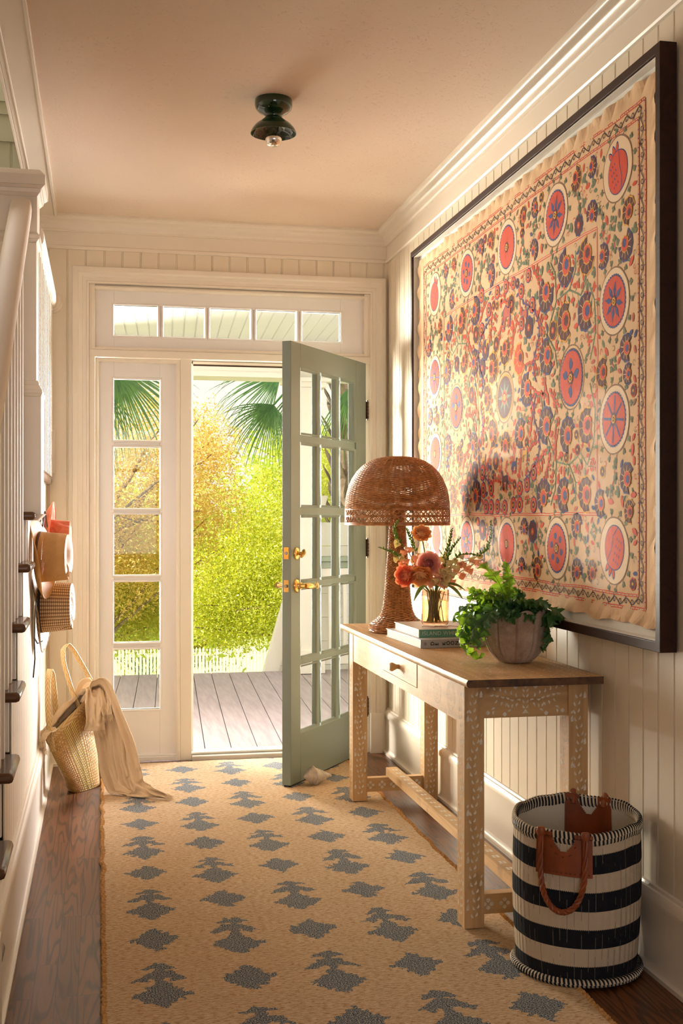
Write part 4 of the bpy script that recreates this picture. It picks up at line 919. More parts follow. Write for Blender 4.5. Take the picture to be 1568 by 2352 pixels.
for ch in 'DE KOONING':
    if ch != ' ': lettering(ch, .0185, Tm @ Matrix.Translation((xx+.006, 4.0530, .784)) @ Rx @ Matrix.Rotation(PI/2, 4, 'Z') @ Matrix.Translation((-.0065, -.0, 0)), black, bk, bold=.0003)
    xx += .0163 if ch != ' ' else .0110
for k, wd_ in enumerate((.010, .014, .007, .011)):
    mb = MB(); mb.box(1.131+.0026*k, 1.1318+.0026*k, 4.0528, 4.0540, .784-wd_/2, .784+wd_/2, T=Tm); mb.build('fine_print', black, bk)
bk2, Tm2 = book('hardcover_book', 'teal-spined travel book with pale capitals under the ribbed glass vase', 1.135, 1.405, 4.118, 4.455, .8000, .8290, pm('white_jacket', '#e9e0d6', rough=.3), pm('teal_spine', '#5f9a86', '#69a48f', 30, rough=.4), .02)
lettering('ISLAND WHIMSY', .0205, Tm2 @ Matrix.Translation((1.147, 4.1158, .8145)) @ Rx, pale, bk2, spacing=1.08)
mb = MB(); mb.box(1.136, 1.141, 4.117, 4.40, .8291, .8296, T=Tm2); mb.box(1.136, 1.139, 4.1163, 4.118, .801, .829, T=Tm2); mb.build('jacket_edge', pm('yellow_floral_edge', '#d7b32a', '#7f9a4a', 90, rough=.4), bk2)
mb = MB()
for k in range(40): mb.tube([(1.18+.004*k, 4.22+.02*math.sin(k*.5), .8292), (1.184+.004*k, 4.22+.02*math.sin(k*.5+.5), .8292)], .0012, 4)
mb.build('jacket_drawing', pm('rust_print', '#b46a4c'), bk2)

# ------------------------------------------------------------------ glass vase with flowers
VC = Vector((1.243, 4.262, .8297))
vs_ = thing('glass_vase', 'amber tinted ribbed cylinder glass vase holding orange and peach flowers', 'vase', tuple(VC))
mb = MB(); prof = [(0, .004), (.040, .003), (.047, .005), (.051, .014), (.0515, .05), (.0515, .134), (.050, .137), (.0485, .134), (.0485, .016), (.044, .011), (0, .010)]
mb.lathe(prof, 168, c=VC, rf=lambda th, j: 1+(.026*math.cos(42*th) if 1 < j < 6 else 0)); mb.build('vase_glass', M['vaseglass'], vs_, angle=70)
mb = MB(); mb.lathe([(0, .012), (.044, .012), (.048, .02), (.048, .096), (0, .096)], 40, c=VC); mb.build('water', M['water'], vs_, angle=50)
mb = MB()
for k in range(34): a = R_.uniform(0, 6.28); r = R_.uniform(.005, .040); r2 = R_.uniform(.0, .04); b = a+R_.uniform(-2, 2); mb.tube([VC+Vector((r*math.cos(a), r*math.sin(a), .014)), VC+Vector((r2*math.cos(b), r2*math.sin(b), .13))], R_.uniform(.0012, .0024), 6)
mb.build('cut_stems', pm('cut_stems_green', '#7c8a2e', '#b2a94a', 60, rough=.5), vs_)
def leafmat(name, a, b, trans='#9bbf2a', tw=.35, rough=.45):
    m, nt, bs = newmat(name); v = coords(nt); n = noise_n(nt, v, 30, 3); r = ramp(nt, [(.35, a), (.65, b)]); nt.links.new(n, r.inputs[0]); nt.links.new(r.outputs[0], bs.inputs['Base Color']); bs.inputs['Roughness'].default_value = rough
    tl = nt.nodes.new('ShaderNodeBsdfTranslucent'); tl.inputs[0].default_value = hexc(trans); mx = nt.nodes.new('ShaderNodeMixShader'); mx.inputs[0].default_value = tw
    nt.links.new(bs.outputs[0], mx.inputs[1]); nt.links.new(tl.outputs[0], mx.inputs[2]); nt.links.new(mx.outputs[0], nt.nodes['Material Output'].inputs[0]); return m
M['stem'] = leafmat('flower_stem_green', '#55702a', '#74903a', '#a8b848', .2)
M['bud'] = leafmat('bud_green', '#4f7a2a', '#7fa23a', '#b6cc50', .3)
M['petO'] = leafmat('apricot_petal', '#ffc88a', '#ffd5a4', '#ffc87e', .42, .6)
M['petC'] = leafmat('coral_petal', '#ff9c74', '#ffb290', '#ff9a68', .42, .6)
M['petP'] = leafmat('blush_petal', '#f9c4b6', '#fbd4ca', '#ffc4b0', .42, .6)
M['petX'] = leafmat('mauve_petal', '#cf7c84', '#dc9896', '#e8a09c', .4, .6)
M['bell'] = leafmat('peach_bell', '#fcbf96', '#fdd0ac', '#ffd4ac', .3, .6)
M['bellY'] = leafmat('cream_bell', '#f6e6a8', '#f8eebc', '#fff4b8', .3, .6)
M['vleaf'] = leafmat('dark_flower_leaf', '#3f5c22', '#5c7a30', '#8fae3a', .3)
def frame_to(d):
    return Vector(d).to_track_quat('Z', 'Y').to_matrix().to_4x4()
def ranunculus(name_lab, c, d, R0, mat, core, ruffle=.12):
    c = Vector(c); base = VC+Vector((R_.uniform(-.02, .02), R_.uniform(-.02, .02), .02))
    t = thing('ranunculus', name_lab, 'flower', tuple(base), group='ranunculus blooms in the vase')
    mb = MB(); dn = Vector(d).normalized(); mid = VC+Vector(((c.x-VC.x)*.25, (c.y-VC.y)*.25, .13)); e = c-dn*R0*.5
    mb.tube([base, mid, mid.lerp(e, .55)+Vector((0, 0, .006)), e], [.0022, .0022, .0021, .0026], 8); mb.build('stem', M['stem'], t)
    T = Matrix.Translation(c) @ frame_to(dn); mb = MB(); m2 = MB()
    for lay in range(9):
        f = (lay+1)/9; n = 5 + (lay > 2) + (lay > 5)*2; rl = R0*(.14+.80*f); pe = 2.55-1.15*f**1.3
        for k in range(n):
            a0 = 2*PI*k/n+lay*.77+R_.uniform(-.12, .12); wd = PI/n*1.45; pj = pe+R_.uniform(-.12, .12)
            def P(i, j, a0=a0, wd=wd, rl=rl, pj=pj, f=f, lay=lay):
                u = (i/6-.5)*2; v = j/5; phi = .25+(pj-.25)*v; a = a0+u*wd*(.5+.5*math.sin(PI*min(v*.8+.2, 1)))
                r = rl*math.sin(phi)+rl*.22*f*v**3; z = -rl*math.cos(phi)*.82-.10*R0*u*u*v*v
                rw = 1+ruffle*.30*v*v*math.sin(a*9+lay*3); return T @ Vector((r*rw*math.cos(a), r*rw*math.sin(a), z+ruffle*.10*R0*v*v*math.sin(a*7+lay)))
            (m2 if lay < 3 else mb).grid(P, 7, 6)
    mb.lathe([(0, -.72*R0), (.25*R0, -.70*R0), (.1*R0, -.80*R0)], 10, T=T)
    mb.build('petals', mat, t, angle=80); m2.build('inner_petals', core, t, angle=80); return t
ranunculus('apricot ranunculus standing tallest above the vase under the lamp shade', (1.1956, 4.28, 1.1838), (-.15, -.75, .65), .0345, M['petO'], M['petO'], .3)
ranunculus('blush pink ranunculus with a mauve heart facing forward at the bouquet centre', (1.2018, 4.2, 1.0677), (-.05, -1, .15), .042, M['petP'], M['petX'], .08)
ranunculus('coral ranunculus at the lower left of the bouquet facing left', (1.1002, 4.19, 1.0221), (-.75, -.75, .05), .038, M['petC'], M['petC'], .16)
ranunculus('wide orange ranunculus drooping over the front of the vase rim', (1.1615, 4.17, 1.016), (-.1, -.55, -.45), .044, M['petO'], M['petO'], .25)
def bell(mb, T, L, r, lip=1.25):
    prof = [(0, 0), (r*.45, L*.06), (r*.62, L*.25), (r*.75, L*.55), (r*.95, L*.82), (r*lip, L*.97), (r*lip*.86, L*.93), (r*.72, L*.7), (r*.5, L*.3)]
    mb.lathe(prof, 12, T=T, rf=lambda th, j: 1+(.10*math.sin(4*th) if j in (5, 6) else 0))
def spike(lab, pts, nb, nbud, up=0, yel=0):
    # pts: the stem above the rim, in metres, from the bouquet to its tip
    W = [Vector(p) for p in pts]; base = VC+Vector((R_.uniform(-.025, .025), R_.uniform(-.025, .025), .02))
    t = thing('foxglove_spike', lab, 'flower', tuple(base), group='foxglove spikes in the vase')
    P0 = [base, VC+Vector(((W[0].x-VC.x)*.3, (W[0].y-VC.y)*.3, .125))]+W
    Q = []
    for a, b in zip(P0, P0[1:]): Q += [a.lerp(b, k/5) for k in range(5)]
    Q.append(P0[-1]); Q = [Q[0]]+[(Q[i-1]+Q[i]*2+Q[i+1])/4 for i in range(1, len(Q)-1)]+[Q[-1]]
    mb = MB(); mb.tube(Q, [.0024-.0014*k/len(Q) for k in range(len(Q))], 7); mb.build('stem', M['stem'], t)
    L = [(i, q) for i, q in enumerate(Q) if i >= 9]; S = Q[8:]
    def at(f):
        x = f*(len(S)-1); i = min(int(x), len(S)-2); return S[i].lerp(S[i+1], x-i), (S[i+1]-S[i]).normalized()
    for k in range(nb):
        f = .10+.50*k/max(nb, 1); p, d = at(f); a = k*2.4; side = Vector((math.cos(a), math.sin(a)*.6-.5, 0)); dr = (side.normalized()*.8+Vector((0, 0, -.35 if not up else .2))+d*.15).normalized()
        sz_ = .040*(1-.42*f/.6); mb = MB(); bell(mb, Matrix.Translation(p) @ frame_to(dr), sz_, sz_*.36); mb.build('blossom', M['bellY'] if (k > nb*.72 or yel) else M['bell'], t, angle=70)
    mb = MB()
    for k in range(nbud):
        f = .5+.5*k/nbud; p, d = at(min(f, .999)); a = k*2.4; s = .0075*(1.15-.75*(f-.5)*2)+.001; side = Vector((math.cos(a), math.sin(a), .25)); dr = (side+d*.9).normalized()
        mb.lathe([(0, 0), (s*.42, s*.35), (s*.48, s*.9), (s*.2, s*1.5), (0, s*1.7)], 7, T=Matrix.Translation(p+dr*.001) @ frame_to(dr))
        if k % 2 == 0: e = p+dr*s*1.9; q = d.cross(dr)*s*.5; mb.add([p, p+dr*s+q, e, p+dr*s-q], [(0, 1, 2, 3)])
    mb.build('bud_cluster', M['bud'], t, angle=70); return t
spike('foxglove spike at the far left of the bouquet pointing left', [(1.1736, 4.25, 1.0069), (1.1143, 4.25, 1.0812), (1.0721, 4.25, 1.1093), (1.0217, 4.25, 1.1275)], 12, 26)
spike('foxglove spike rising in front of the lamp stem on the left', [(1.1876, 4.27, 1.0057), (1.145, 4.27, 1.105), (1.0975, 4.27, 1.1546), (1.0839, 4.27, 1.1957), (1.1042, 4.27, 1.2318)], 8, 30)
spike('foxglove spike with dark buds just left of the tall apricot bloom', [(1.216, 4.31, 1.0033), (1.1867, 4.31, 1.0869), (1.1592, 4.31, 1.1619), (1.1437, 4.31, 1.1985)], 7, 26)
spike('foxglove spike with green tip right of the blush bloom', [(1.2651, 4.33, 0.9934), (1.3, 4.33, 1.0686), (1.321, 4.33, 1.1441), (1.3316, 4.33, 1.1962)], 8, 30)
spike('short foxglove spike leaning right with a knobbly green tip', [(1.2381, 4.22, 0.9996), (1.2636, 4.22, 1.0566), (1.2926, 4.22, 1.1187), (1.3319, 4.22, 1.1644)], 10, 26)
spike('arching foxglove spike bending up at the far right of the bouquet', [(1.2559, 4.24, 0.9983), (1.3159, 4.24, 1.0636), (1.3848, 4.24, 1.0796), (1.442, 4.24, 1.1173), (1.4594, 4.24, 1.1703), (1.4577, 4.24, 1.2267)], 8, 40)
spike('foxglove spike with cream bells crossing above the right rim', [(1.2238, 4.16, 0.9981), (1.2658, 4.16, 1.0429), (1.2995, 4.16, 1.0992), (1.3536, 4.16, 1.1037), (1.3842, 4.16, 1.0938)], 9, 22, yel=1)
spike('foxglove spike with peach bells hanging low in front on the right', [(1.2184, 4.17, 0.9944), (1.2453, 4.17, 1.0184), (1.2587, 4.17, 1.0506), (1.252, 4.17, 1.0911), (1.2318, 4.17, 1.1204)], 11, 8)
spike('small foxglove tip standing behind the potted plant', [(1.3091, 4.36, 0.9913), (1.4151, 4.36, 1.0496), (1.5007, 4.36, 1.0915), (1.5366, 4.36, 1.1255), (1.542, 4.36, 1.1579)], 9, 22)
def leaf_blade(c, tip, wd, mat, name, lab, droop=.01):
    c, tip = Vector(c), Vector(tip); t = thing(name, lab, 'leaf', tuple(VC+Vector((0, 0, .02))), group='loose leaves in the vase'); d = tip-c; q = d.cross(Vector((0, 0, 1))).normalized()
    def P(i, j):
        f = i/12; w_ = wd*max(0, math.sin(PI*min(1, f*.95+.03)))**.8; u = (j/4-.5)*2; return c+d*f+q*u*w_*.5+Vector((0, 0, -droop*4*f*f+.008*math.sin(PI*f)+abs(u)*w_*.18))
    mb = MB(); mb.grid(P, 13, 5); mb.build('leaf_blade', mat, t)
    mb = MB(); mb.tube([VC+Vector((0, 0, .02)), VC+Vector(((c.x-VC.x)*.5, (c.y-VC.y)*.5, .12)), c], .0018, 6); mb.build('stem', M['stem'], t)
leaf_blade((1.2272, 4.2, 0.9731), (1.3235, 4.14, 1.0078), .045, M['vleaf'], 'flower_leaf', 'broad dark green leaf spreading right over the vase rim')
leaf_blade((1.2503, 4.25, 0.9814), (1.3642, 4.3, 0.9654), .035, M['vleaf'], 'flower_leaf', 'narrow dark green leaf behind the rim on the right')
leaf_blade((1.2133, 4.24, 0.9824), (1.143, 4.2, 0.966), .026, M['vleaf'], 'flower_leaf', 'small green leaf at the left rim of the vase')

# ------------------------------------------------------------------ lotus pot with lobed fern
PC = Vector((1.322, 3.605, .7685))
pt_ = thing('potted_fern', 'blue-green lobed fern trailing from a weathered lotus-petal clay pot', 'potted plant', tuple(PC))
def clay():
    m, nt, bs = newmat('weathered_clay'); v = coords(nt); n = noise_n(nt, v, 9, 6, .65); r = ramp(nt, [(.3, '#927868'), (.48, '#b09886'), (.62, '#c2b0a0'), (.75, '#a08a7a')]); nt.links.new(n, r.inputs[0])
    sp_ = noise_n(nt, v, 260, 2); r2 = ramp(nt, [(.62, (0, 0, 0, 1)), (.70, (1, 1, 1, 1))]); nt.links.new(sp_, r2.inputs[0]); col = mixc(nt, math_n(nt, 'MULTIPLY', r2.outputs[0], .5), r.outputs[0], '#4c3a2e')
    nt.links.new(col, bs.inputs['Base Color']); bs.inputs['Roughness'].default_value = .9; bump(nt, bs, math_n(nt, 'ADD', n, math_n(nt, 'MULTIPLY', sp_, .6)), .5, .003); return m
mb = MB(); nth = 170; NP = 10
pp = [(0, .0), (.040, .0), (.052, .004), (.066, .016), (.082, .036), (.094, .060), (.101, .085), (.104, .110), (.1045, .132), (.1035, .150)]
def PP(i, j):
    th = 2*PI*i/nth
    ph = (th*NP/(2*PI)) % 1; edge = abs(ph-.5)*2      # 1 at the seams
    if j < 10:
        r, z = pp[j]; f = z/.15; bulge = (1-edge**5*.9)
        r *= 1+(.055*bulge-.045)*min(1, f*4)
        ph2 = (th*NP/(2*PI)+.5) % 1; e2 = abs(ph2-.5)*2; pk = .075*(1-(e2)**1.6)
        if 1 < j and z < pk: r *= 1.045
        if j == 9: z += .018*(1-edge**2.2)-.004
        elif j == 8: z += .010*(1-edge**2)
    else:
        r, z = [(.096, .148), (.093, .13), (.090, .10)][j-10]
        if j == 10: z += .018*(1-edge**2.2)-.004
    if edge > .93 and 1 < j < 9: r *= .972
    return (PC.x+r*math.cos(th), PC.y+r*math.sin(th), PC.z+z*1.07)
mb.grid(PP, nth, 13, closeu=True); mb.build('pot', clay(), pt_, angle=60)
mb = MB(); mb.lathe([(0, .118), (.05, .120), (.092, .112)], 24, c=PC); mb.build('soil', pm('potting_soil', '#2e2118', '#453225', 90, rough=1, bscale=200, bstr=.8, bdist=.004), pt_)
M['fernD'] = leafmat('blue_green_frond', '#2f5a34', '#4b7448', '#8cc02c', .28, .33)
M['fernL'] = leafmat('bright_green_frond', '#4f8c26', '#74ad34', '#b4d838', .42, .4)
def frond(az, L, rise, droop, wd, mat, lobes=6, twist=0, seed=0, root=.03):
    rn = random.Random(seed); base = PC+Vector((root*math.cos(az), root*math.sin(az), .128)); N = 44
    dirh = Vector((math.cos(az), math.sin(az), 0)); side = Vector((-math.sin(az), math.cos(az), 0))
    C_ = [base]; ang = rise
    for k in range(N): ang -= droop/N*(1+.6*k/N); C_.append(C_[-1]+(dirh*math.cos(ang)+Vector((0, 0, 1))*math.sin(ang))*(L/N))
    for q in C_:
        if q.z < PC.z+.15 and q.x > 1.385: q.x = 1.385+(q.x-1.385)*.3
    mb = MB(); st_ = .30
    mb.tube(C_, [.0022*(1-.8*k/N) for k in range(N+1)], 5)
    def P(i, j):
        f = st_+(1-st_)*i/(N*2-1); x = f*N; q = min(int(x), N-1); p = C_[q].lerp(C_[q+1], x-q); tg = (C_[q+1]-C_[q]).normalized(); nrm = tg.cross(side).normalized()*-1
        g = (f-st_)/(1-st_); env = math.sin(PI*min(1, g*.86+.10))**.75*(1-.25*g); s = 1 if j > 3 else -1
        ph = g*lobes+(.25 if s > 0 else 0); lob = .30+.66*abs(math.sin(PI*ph))**.55; sub = 1+.12*math.sin(ph*PI*6+seed)
        u = [-1, -.72, -.42, 0, .42, .72, 1][j] if True else 0
        w_ = wd*.5*env*(lob*sub if abs(u) > .6 else (1 if abs(u) < .1 else .5+.5*lob))
        lean = tg*(abs(u)*wd*.22*lob)
        z_ = .006*math.sin(ph*2*PI+seed)*abs(u)+.010*abs(u)*rn.uniform(.6, 1.2)*math.sin(g*17+seed+u*2)+.004*abs(u)
        ss = side*math.cos(twist)+nrm*math.sin(twist)
        return p+ss*u*w_+lean+nrm*z_
    mb.grid(P, N*2, 7); return mb.build('frond', mat, pt_, angle=80)
sp_list = []
for k in range(64):
    az = 2*PI*k/64*3.236+R_.uniform(-.2, .2); inner = k % 3
    L_ = (.16, .20, .235)[inner]*R_.uniform(.85, 1.12); rise = (1.4, 1.1, .95)[inner]+R_.uniform(-.15, .15); dp = (1.0, 1.9, 2.5)[inner]*R_.uniform(.8, 1.15)
    if math.sin(az) < -.25 and abs(math.cos(az)) < .80:
        L_ *= (.70, .66, .50)[inner]; rise += .25; dp *= .62
    if math.cos(az) > .35: L_ *= .55; dp *= .9                     # the wall side stays short
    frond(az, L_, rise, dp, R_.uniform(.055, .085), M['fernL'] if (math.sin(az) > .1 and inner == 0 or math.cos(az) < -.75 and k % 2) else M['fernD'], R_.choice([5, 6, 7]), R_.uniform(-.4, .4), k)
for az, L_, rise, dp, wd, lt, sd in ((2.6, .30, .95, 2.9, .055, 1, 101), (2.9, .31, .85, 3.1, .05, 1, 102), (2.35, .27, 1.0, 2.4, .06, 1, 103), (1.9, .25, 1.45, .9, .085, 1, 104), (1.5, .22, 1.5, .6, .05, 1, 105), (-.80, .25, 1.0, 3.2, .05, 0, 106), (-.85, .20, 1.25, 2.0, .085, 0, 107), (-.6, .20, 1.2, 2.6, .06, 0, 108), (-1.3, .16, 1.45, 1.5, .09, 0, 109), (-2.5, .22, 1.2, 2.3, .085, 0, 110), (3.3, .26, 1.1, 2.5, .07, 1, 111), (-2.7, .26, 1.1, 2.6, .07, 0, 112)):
    frond(az, L_, rise, dp, wd, M['fernL'] if lt else M['fernD'], 6, 0, sd)

# ------------------------------------------------------------------ striped floor basket
BC = Vector((1.286, 3.022, .0115)); BR = .167; BH = .405
sb = thing('storage_basket', 'tall round basket with black and cream stripes and tan leather handles', 'basket', tuple(BC))
def bshape(th, z):
    f = z/BH; r = BR*(1.0+.035*math.sin(PI*f)-.03*(1-f)**3+.025*f); r *= 1+.012*math.sin(2*th+1)*f+.006*math.sin(5*th+z*9)
    lean = .012*f; return Vector((BC.x+r*math.cos(th), BC.y+r*math.sin(th), BC.z+z+.014*f*math.cos(th-1.2)+(.010*noise.noise((math.cos(th)*2, math.sin(th)*2, 3)))*f))
def stripe_mat():
    m, nt, bs = newmat('striped_cotton_weave'); uv = nt.nodes.new('ShaderNodeUVMap'); sx = nt.nodes.new('ShaderNodeSeparateXYZ'); nt.links.new(uv.outputs[0], sx.inputs[0])
    v = math_n(nt, 'MULTIPLY', sx.outputs[1], 7.95); fr = math_n(nt, 'FRACT', math_n(nt, 'MULTIPLY', v, .5)); u = sx.outputs[0]
    tooth = math_n(nt, 'MULTIPLY', math_n(nt, 'SINE', math_n(nt, 'MULTIPLY', u, 2*PI*220)), .012)
    r = ramp(nt, [(.0, (1, 1, 1, 1)), (.505, (0, 0, 0, 1))], 'CONSTANT'); nt.links.new(math_n(nt, 'ADD', fr, tooth), r.inputs[0])
    colr = math_n(nt, 'FRACT', math_n(nt, 'MULTIPLY', u, 58)); seam = math_n(nt, 'LESS_THAN', math_n(nt, 'ABSOLUTE', math_n(nt, 'SUBTRACT', colr, .5)), .045)
    st_n = noise_n(nt, coords(nt, (60, 60, 14)), 1, 2); seamk = math_n(nt, 'MULTIPLY', seam, math_n(nt, 'GREATER_THAN', st_n, .50))
    sp_ = noise_n(nt, coords(nt), 700, 2)
    cr = mixc(nt, math_n(nt, 'MULTIPLY', seamk, .5), mixc(nt, sp_, '#d8c8b0', '#c3b199'), '#4a3c30')
    bk_ = mixc(nt, math_n(nt, 'MULTIPLY', seamk, .35), mixc(nt, sp_, '#14161b', '#2c2e34'), '#a79c88')
    col = mixc(nt, r.outputs[0], cr, bk_); nt.links.new(col, bs.inputs['Base Color']); bs.inputs['Roughness'].default_value = .95; bs.inputs['Specular IOR Level'].default_value = .15
    hb_ = math_n(nt, 'SINE', math_n(nt, 'MULTIPLY', u, 2*PI*58)); h = math_n(nt, 'ADD', math_n(nt, 'MULTIPLY', hb_, .5), math_n(nt, 'ADD', math_n(nt, 'MULTIPLY', sp_, .4), math_n(nt, 'MULTIPLY', math_n(nt, 'SINE', math_n(nt, 'MULTIPLY', sx.outputs[1], 1200)), .15)))
    bump(nt, bs, h, .6, .003); return m
mb = MB(); mb.grid(lambda i, j: bshape(2*PI*i/96, BH*j/24), 97, 25, uv=True)
mb.build('basket_body', stripe_mat(), sb, angle=80)
mb = MB(); ins = lambda i, j: (lambda p: Vector((BC.x+(p.x-BC.x)*.955, BC.y+(p.y-BC.y)*.955, p.z+.006)))(bshape(2*PI*i/72, BH*(1-j/10)))
mb.grid(ins, 72, 11, closeu=True); p0 = [ins(i, 10) for i in range(72)]; mb.add(p0, [tuple(range(72))]); mb.build('basket_lining', pm('cream_lining', '#cfc5b4', rough=.95, bscale=80, bstr=.4, bdist=.003), sb, angle=60)
def whip_mat():
    m, nt, bs = newmat('whipped_rim_cord'); uv = nt.nodes.new('ShaderNodeUVMap'); sx = nt.nodes.new('ShaderNodeSeparateXYZ'); nt.links.new(uv.outputs[0], sx.inputs[0])
    f = math_n(nt, 'FRACT', math_n(nt, 'ADD', math_n(nt, 'MULTIPLY', sx.outputs[0], 96), math_n(nt, 'MULTIPLY', sx.outputs[1], 1.2))); r = ramp(nt, [(0, '#14151a'), (.5, '#d6c8b2')], 'CONSTANT'); nt.links.new(f, r.inputs[0])
    nt.links.new(r.outputs[0], bs.inputs['Base Color']); bs.inputs['Roughness'].default_value = .9; bump(nt, bs, math_n(nt, 'SINE', math_n(nt, 'MULTIPLY', f, PI*2)), .6, .003); return m
M['whip'] = whip_mat()
for nm, zf, rr, sqz in (('rim_binding', 1.0, .0085, 2.0), ('base_binding', .018, .0105, 1.0)):
    mb = MB()
    def P(i, j, zf=zf, rr=rr, sqz=sqz):
        th = 2*PI*i/384; p = bshape(th, BH*zf); a = 2*PI*j/10; o = rr*math.cos(a)+(.006 if zf < .5 else -.003); q = rr*math.sin(a)*sqz*(1+.08*math.sin(i*1.57)); c_ = Vector((math.cos(th), math.sin(th), 0))
        if zf > .5: q -= rr*.9
        r = p+c_*(o*(1+.12*math.sin(i*PI/2*.99)))+Vector((0, 0, q)); r.z = max(r.z, .0035); return r
    mb.grid(P, 385, 11, uv=True); mb.build(nm, M['whip'], sb, angle=80)
M['leather'] = pm('tan_saddle_leather', '#7a3a18', '#964a22', 14, rough=.42, bscale=220, bstr=.25, bdist=.0012)
def patch(thc, inner):
    mb = MB(); nu, nv = 40, 26; hw = .42; s = -1 if inner else 1
    def okc(u, v): # notch cut for the grip
        return not ((abs(u) < .40) and v > .55 and ((u/.38)**2+((1.0-v)/.42)**2 < 1.1))
    def P(i, j, o):
        u = (i/(nu-1)-.5)*2; v = j/(nv-1); th = thc+u*hw; z = BH*(.735+.285*v); p = bshape(th, z); c_ = Vector((math.cos(th), math.sin(th), 0))
        k = (.0055 if v < .9 else .013) if not inner else -.012; return p+c_*(k+o*(.0025))
    for o, flip in ((1, 0), (0, 1)):
        idx = {}; 
        for i in range(nu-1):
            for j in range(nv-1):
                u, v = ((i+.5)/(nu-1)-.5)*2, (j+.5)/(nv-1)
                if okc(u, v):
                    q = [P(i, j, o), P(i+1, j, o), P(i+1, j+1, o), P(i, j+1, o)]; mb.add(q, [(0, 1, 2, 3)])
    o_ = mb.build('leather_patch', M['leather'], sb, smooth=False)
    mb = MB(); 
    for k in range(26):
        u = -.92+1.84*k/25
        for v in (.10,): 
            a, b = P(int((u/2+.5)*(nu-1)), 2, 2.2), P(min(nu-1, int((u/2+.5)*(nu-1))+1), 2, 2.2)
            if k % 2 == 0: mb.tube([a, b], .0014, 5)
    for k in range(14):
        a0, a1 = PI*k/13, PI*(k+.6)/13; f = lambda a: P(int((.5+.25*math.cos(a))*(nu-1)), int((1-.54*math.sin(a)-.0)*(nv-1)), 2.2)
        if k % 2 == 0: mb.tube([f(a0), f(a1)], .0013, 5)
    mb.build('stitching', pm('leather_thread', '#6a3216', rough=.6), o_)
    return P
def handle(thc, hang):
    mb = MB(); pts_ = []; n = 40; hw = .31
    for k in range(n+1):
        t = k/n; u = -1+2*t; a = PI*t
        th = thc-hw*math.cos(a)*1.0; z = BH*(1.02)-hang*(math.sin(a)**.55); p = bshape(th, max(z, .02)); c_ = Vector((math.cos(th), math.sin(th), 0)); pts_.append(p+c_*(.020+.010*math.sin(a)))
    for ph in range(3):
        sp2 = []
        for k in range(n*3+1):
            f = k/3; i = min(int(f), n-1); p = pts_[i].lerp(pts_[i+1], f-i); d = (pts_[i+1]-pts_[i]).normalized(); q1 = d.cross(Vector((math.cos(thc), math.sin(thc), 0))).normalized(); q2 = d.cross(q1); a = k*.42+ph*2*PI/3
            sp2.append(p+q1*.0042*math.cos(a)+q2*.0042*math.sin(a))
        mb.tube(sp2, .0042, 6)
    for e in (pts_[0], pts_[-1]): mb.lathe([(0, -.012), (.010, -.010), (.013, 0), (.010, .010), (0, .012)], 10, c=e)
    mb.build('braided_handle', M['leather'], sb)
patch(-2.16, False); handle(-2.16, .205)
patch(.95, True)
mb = MB()
for du in (-.27, .27):
    mb = MB(); p = bshape(.95+du, BH); c_ = Vector((math.cos(.95+du), math.sin(.95+du), 0)); mb.tube([p-c_*.014+Vector((0, 0, -.02)), p+Vector((0, 0, .014)), p+c_*.016+Vector((0, 0, -.005)), p+c_*.018+Vector((0, 0, -.06))], [.008, .009, .009, .008], 8); mb.build('rear_handle_loop', M['leather'], sb)


# ------------------------------------------------------------------ whelk shell on the rug
shl = MB(); SC = Vector((.975, 5.285, .052))
def shell_pt(i, j, n=96, m=26):
    f = i/(n-1); th = 2*PI*j/m                     # f along the axis, from spire (0) to canal (1)
    if f < .30: r = .006+.038*(f/.30)**.9*(1-.16*abs(math.sin(f*34)))
    else: r = .044*(1-((f-.30)/.70)**1.05)**.95*(1-.10*math.sin((f-.3)*PI/.7))+.005
    kn = max(0, math.sin(th*4+f*3))**3*math.exp(-((f-.30)/.045)**2)*.011 + max(0, math.sin(th*5-1))**3*math.exp(-((f-.17)/.03)**2)*.005
    lip = .011*math.exp(-((th-4.3)/.5)**2)*math.sin(PI*min(1, f*1.1))
    r += kn+lip+.0022*noise.noise((f*14, th*2, 1))+.0012*math.sin(f*60+th*3)*(f > .3)
    ax = -.068+.150*f
    y = r*math.cos(th)*.88; z = r*math.sin(th)*.84+.006*math.sin(f*3)-.012*f
    c_, s_ = math.cos(.42), math.sin(.42)
    return Vector((SC.x+ax*c_-y*s_*1, SC.y+ax*s_+y*c_, max(.0125, SC.z+z)))
shl.grid(lambda i, j: shell_pt(i, j), 96, 26, closev=True); e0 = [shell_pt(0, j) for j in range(26)]; shl.add(e0, [tuple(range(26))]); e1 = [shell_pt(95, j) for j in range(26)]; shl.add(e1, [tuple(range(25, -1, -1))])
so = shl.build('whelk_shell', pm('chalky_shell', '#c9bca8', '#8d8680', 16, rough=.75, bscale=90, bstr=.5, bdist=.003, lo=.35, hi=.7), angle=80, loc=(.975, 5.285, .0125))
tag(so, 'knobbly grey whelk shell on the rug by the open door edge', 'shell')

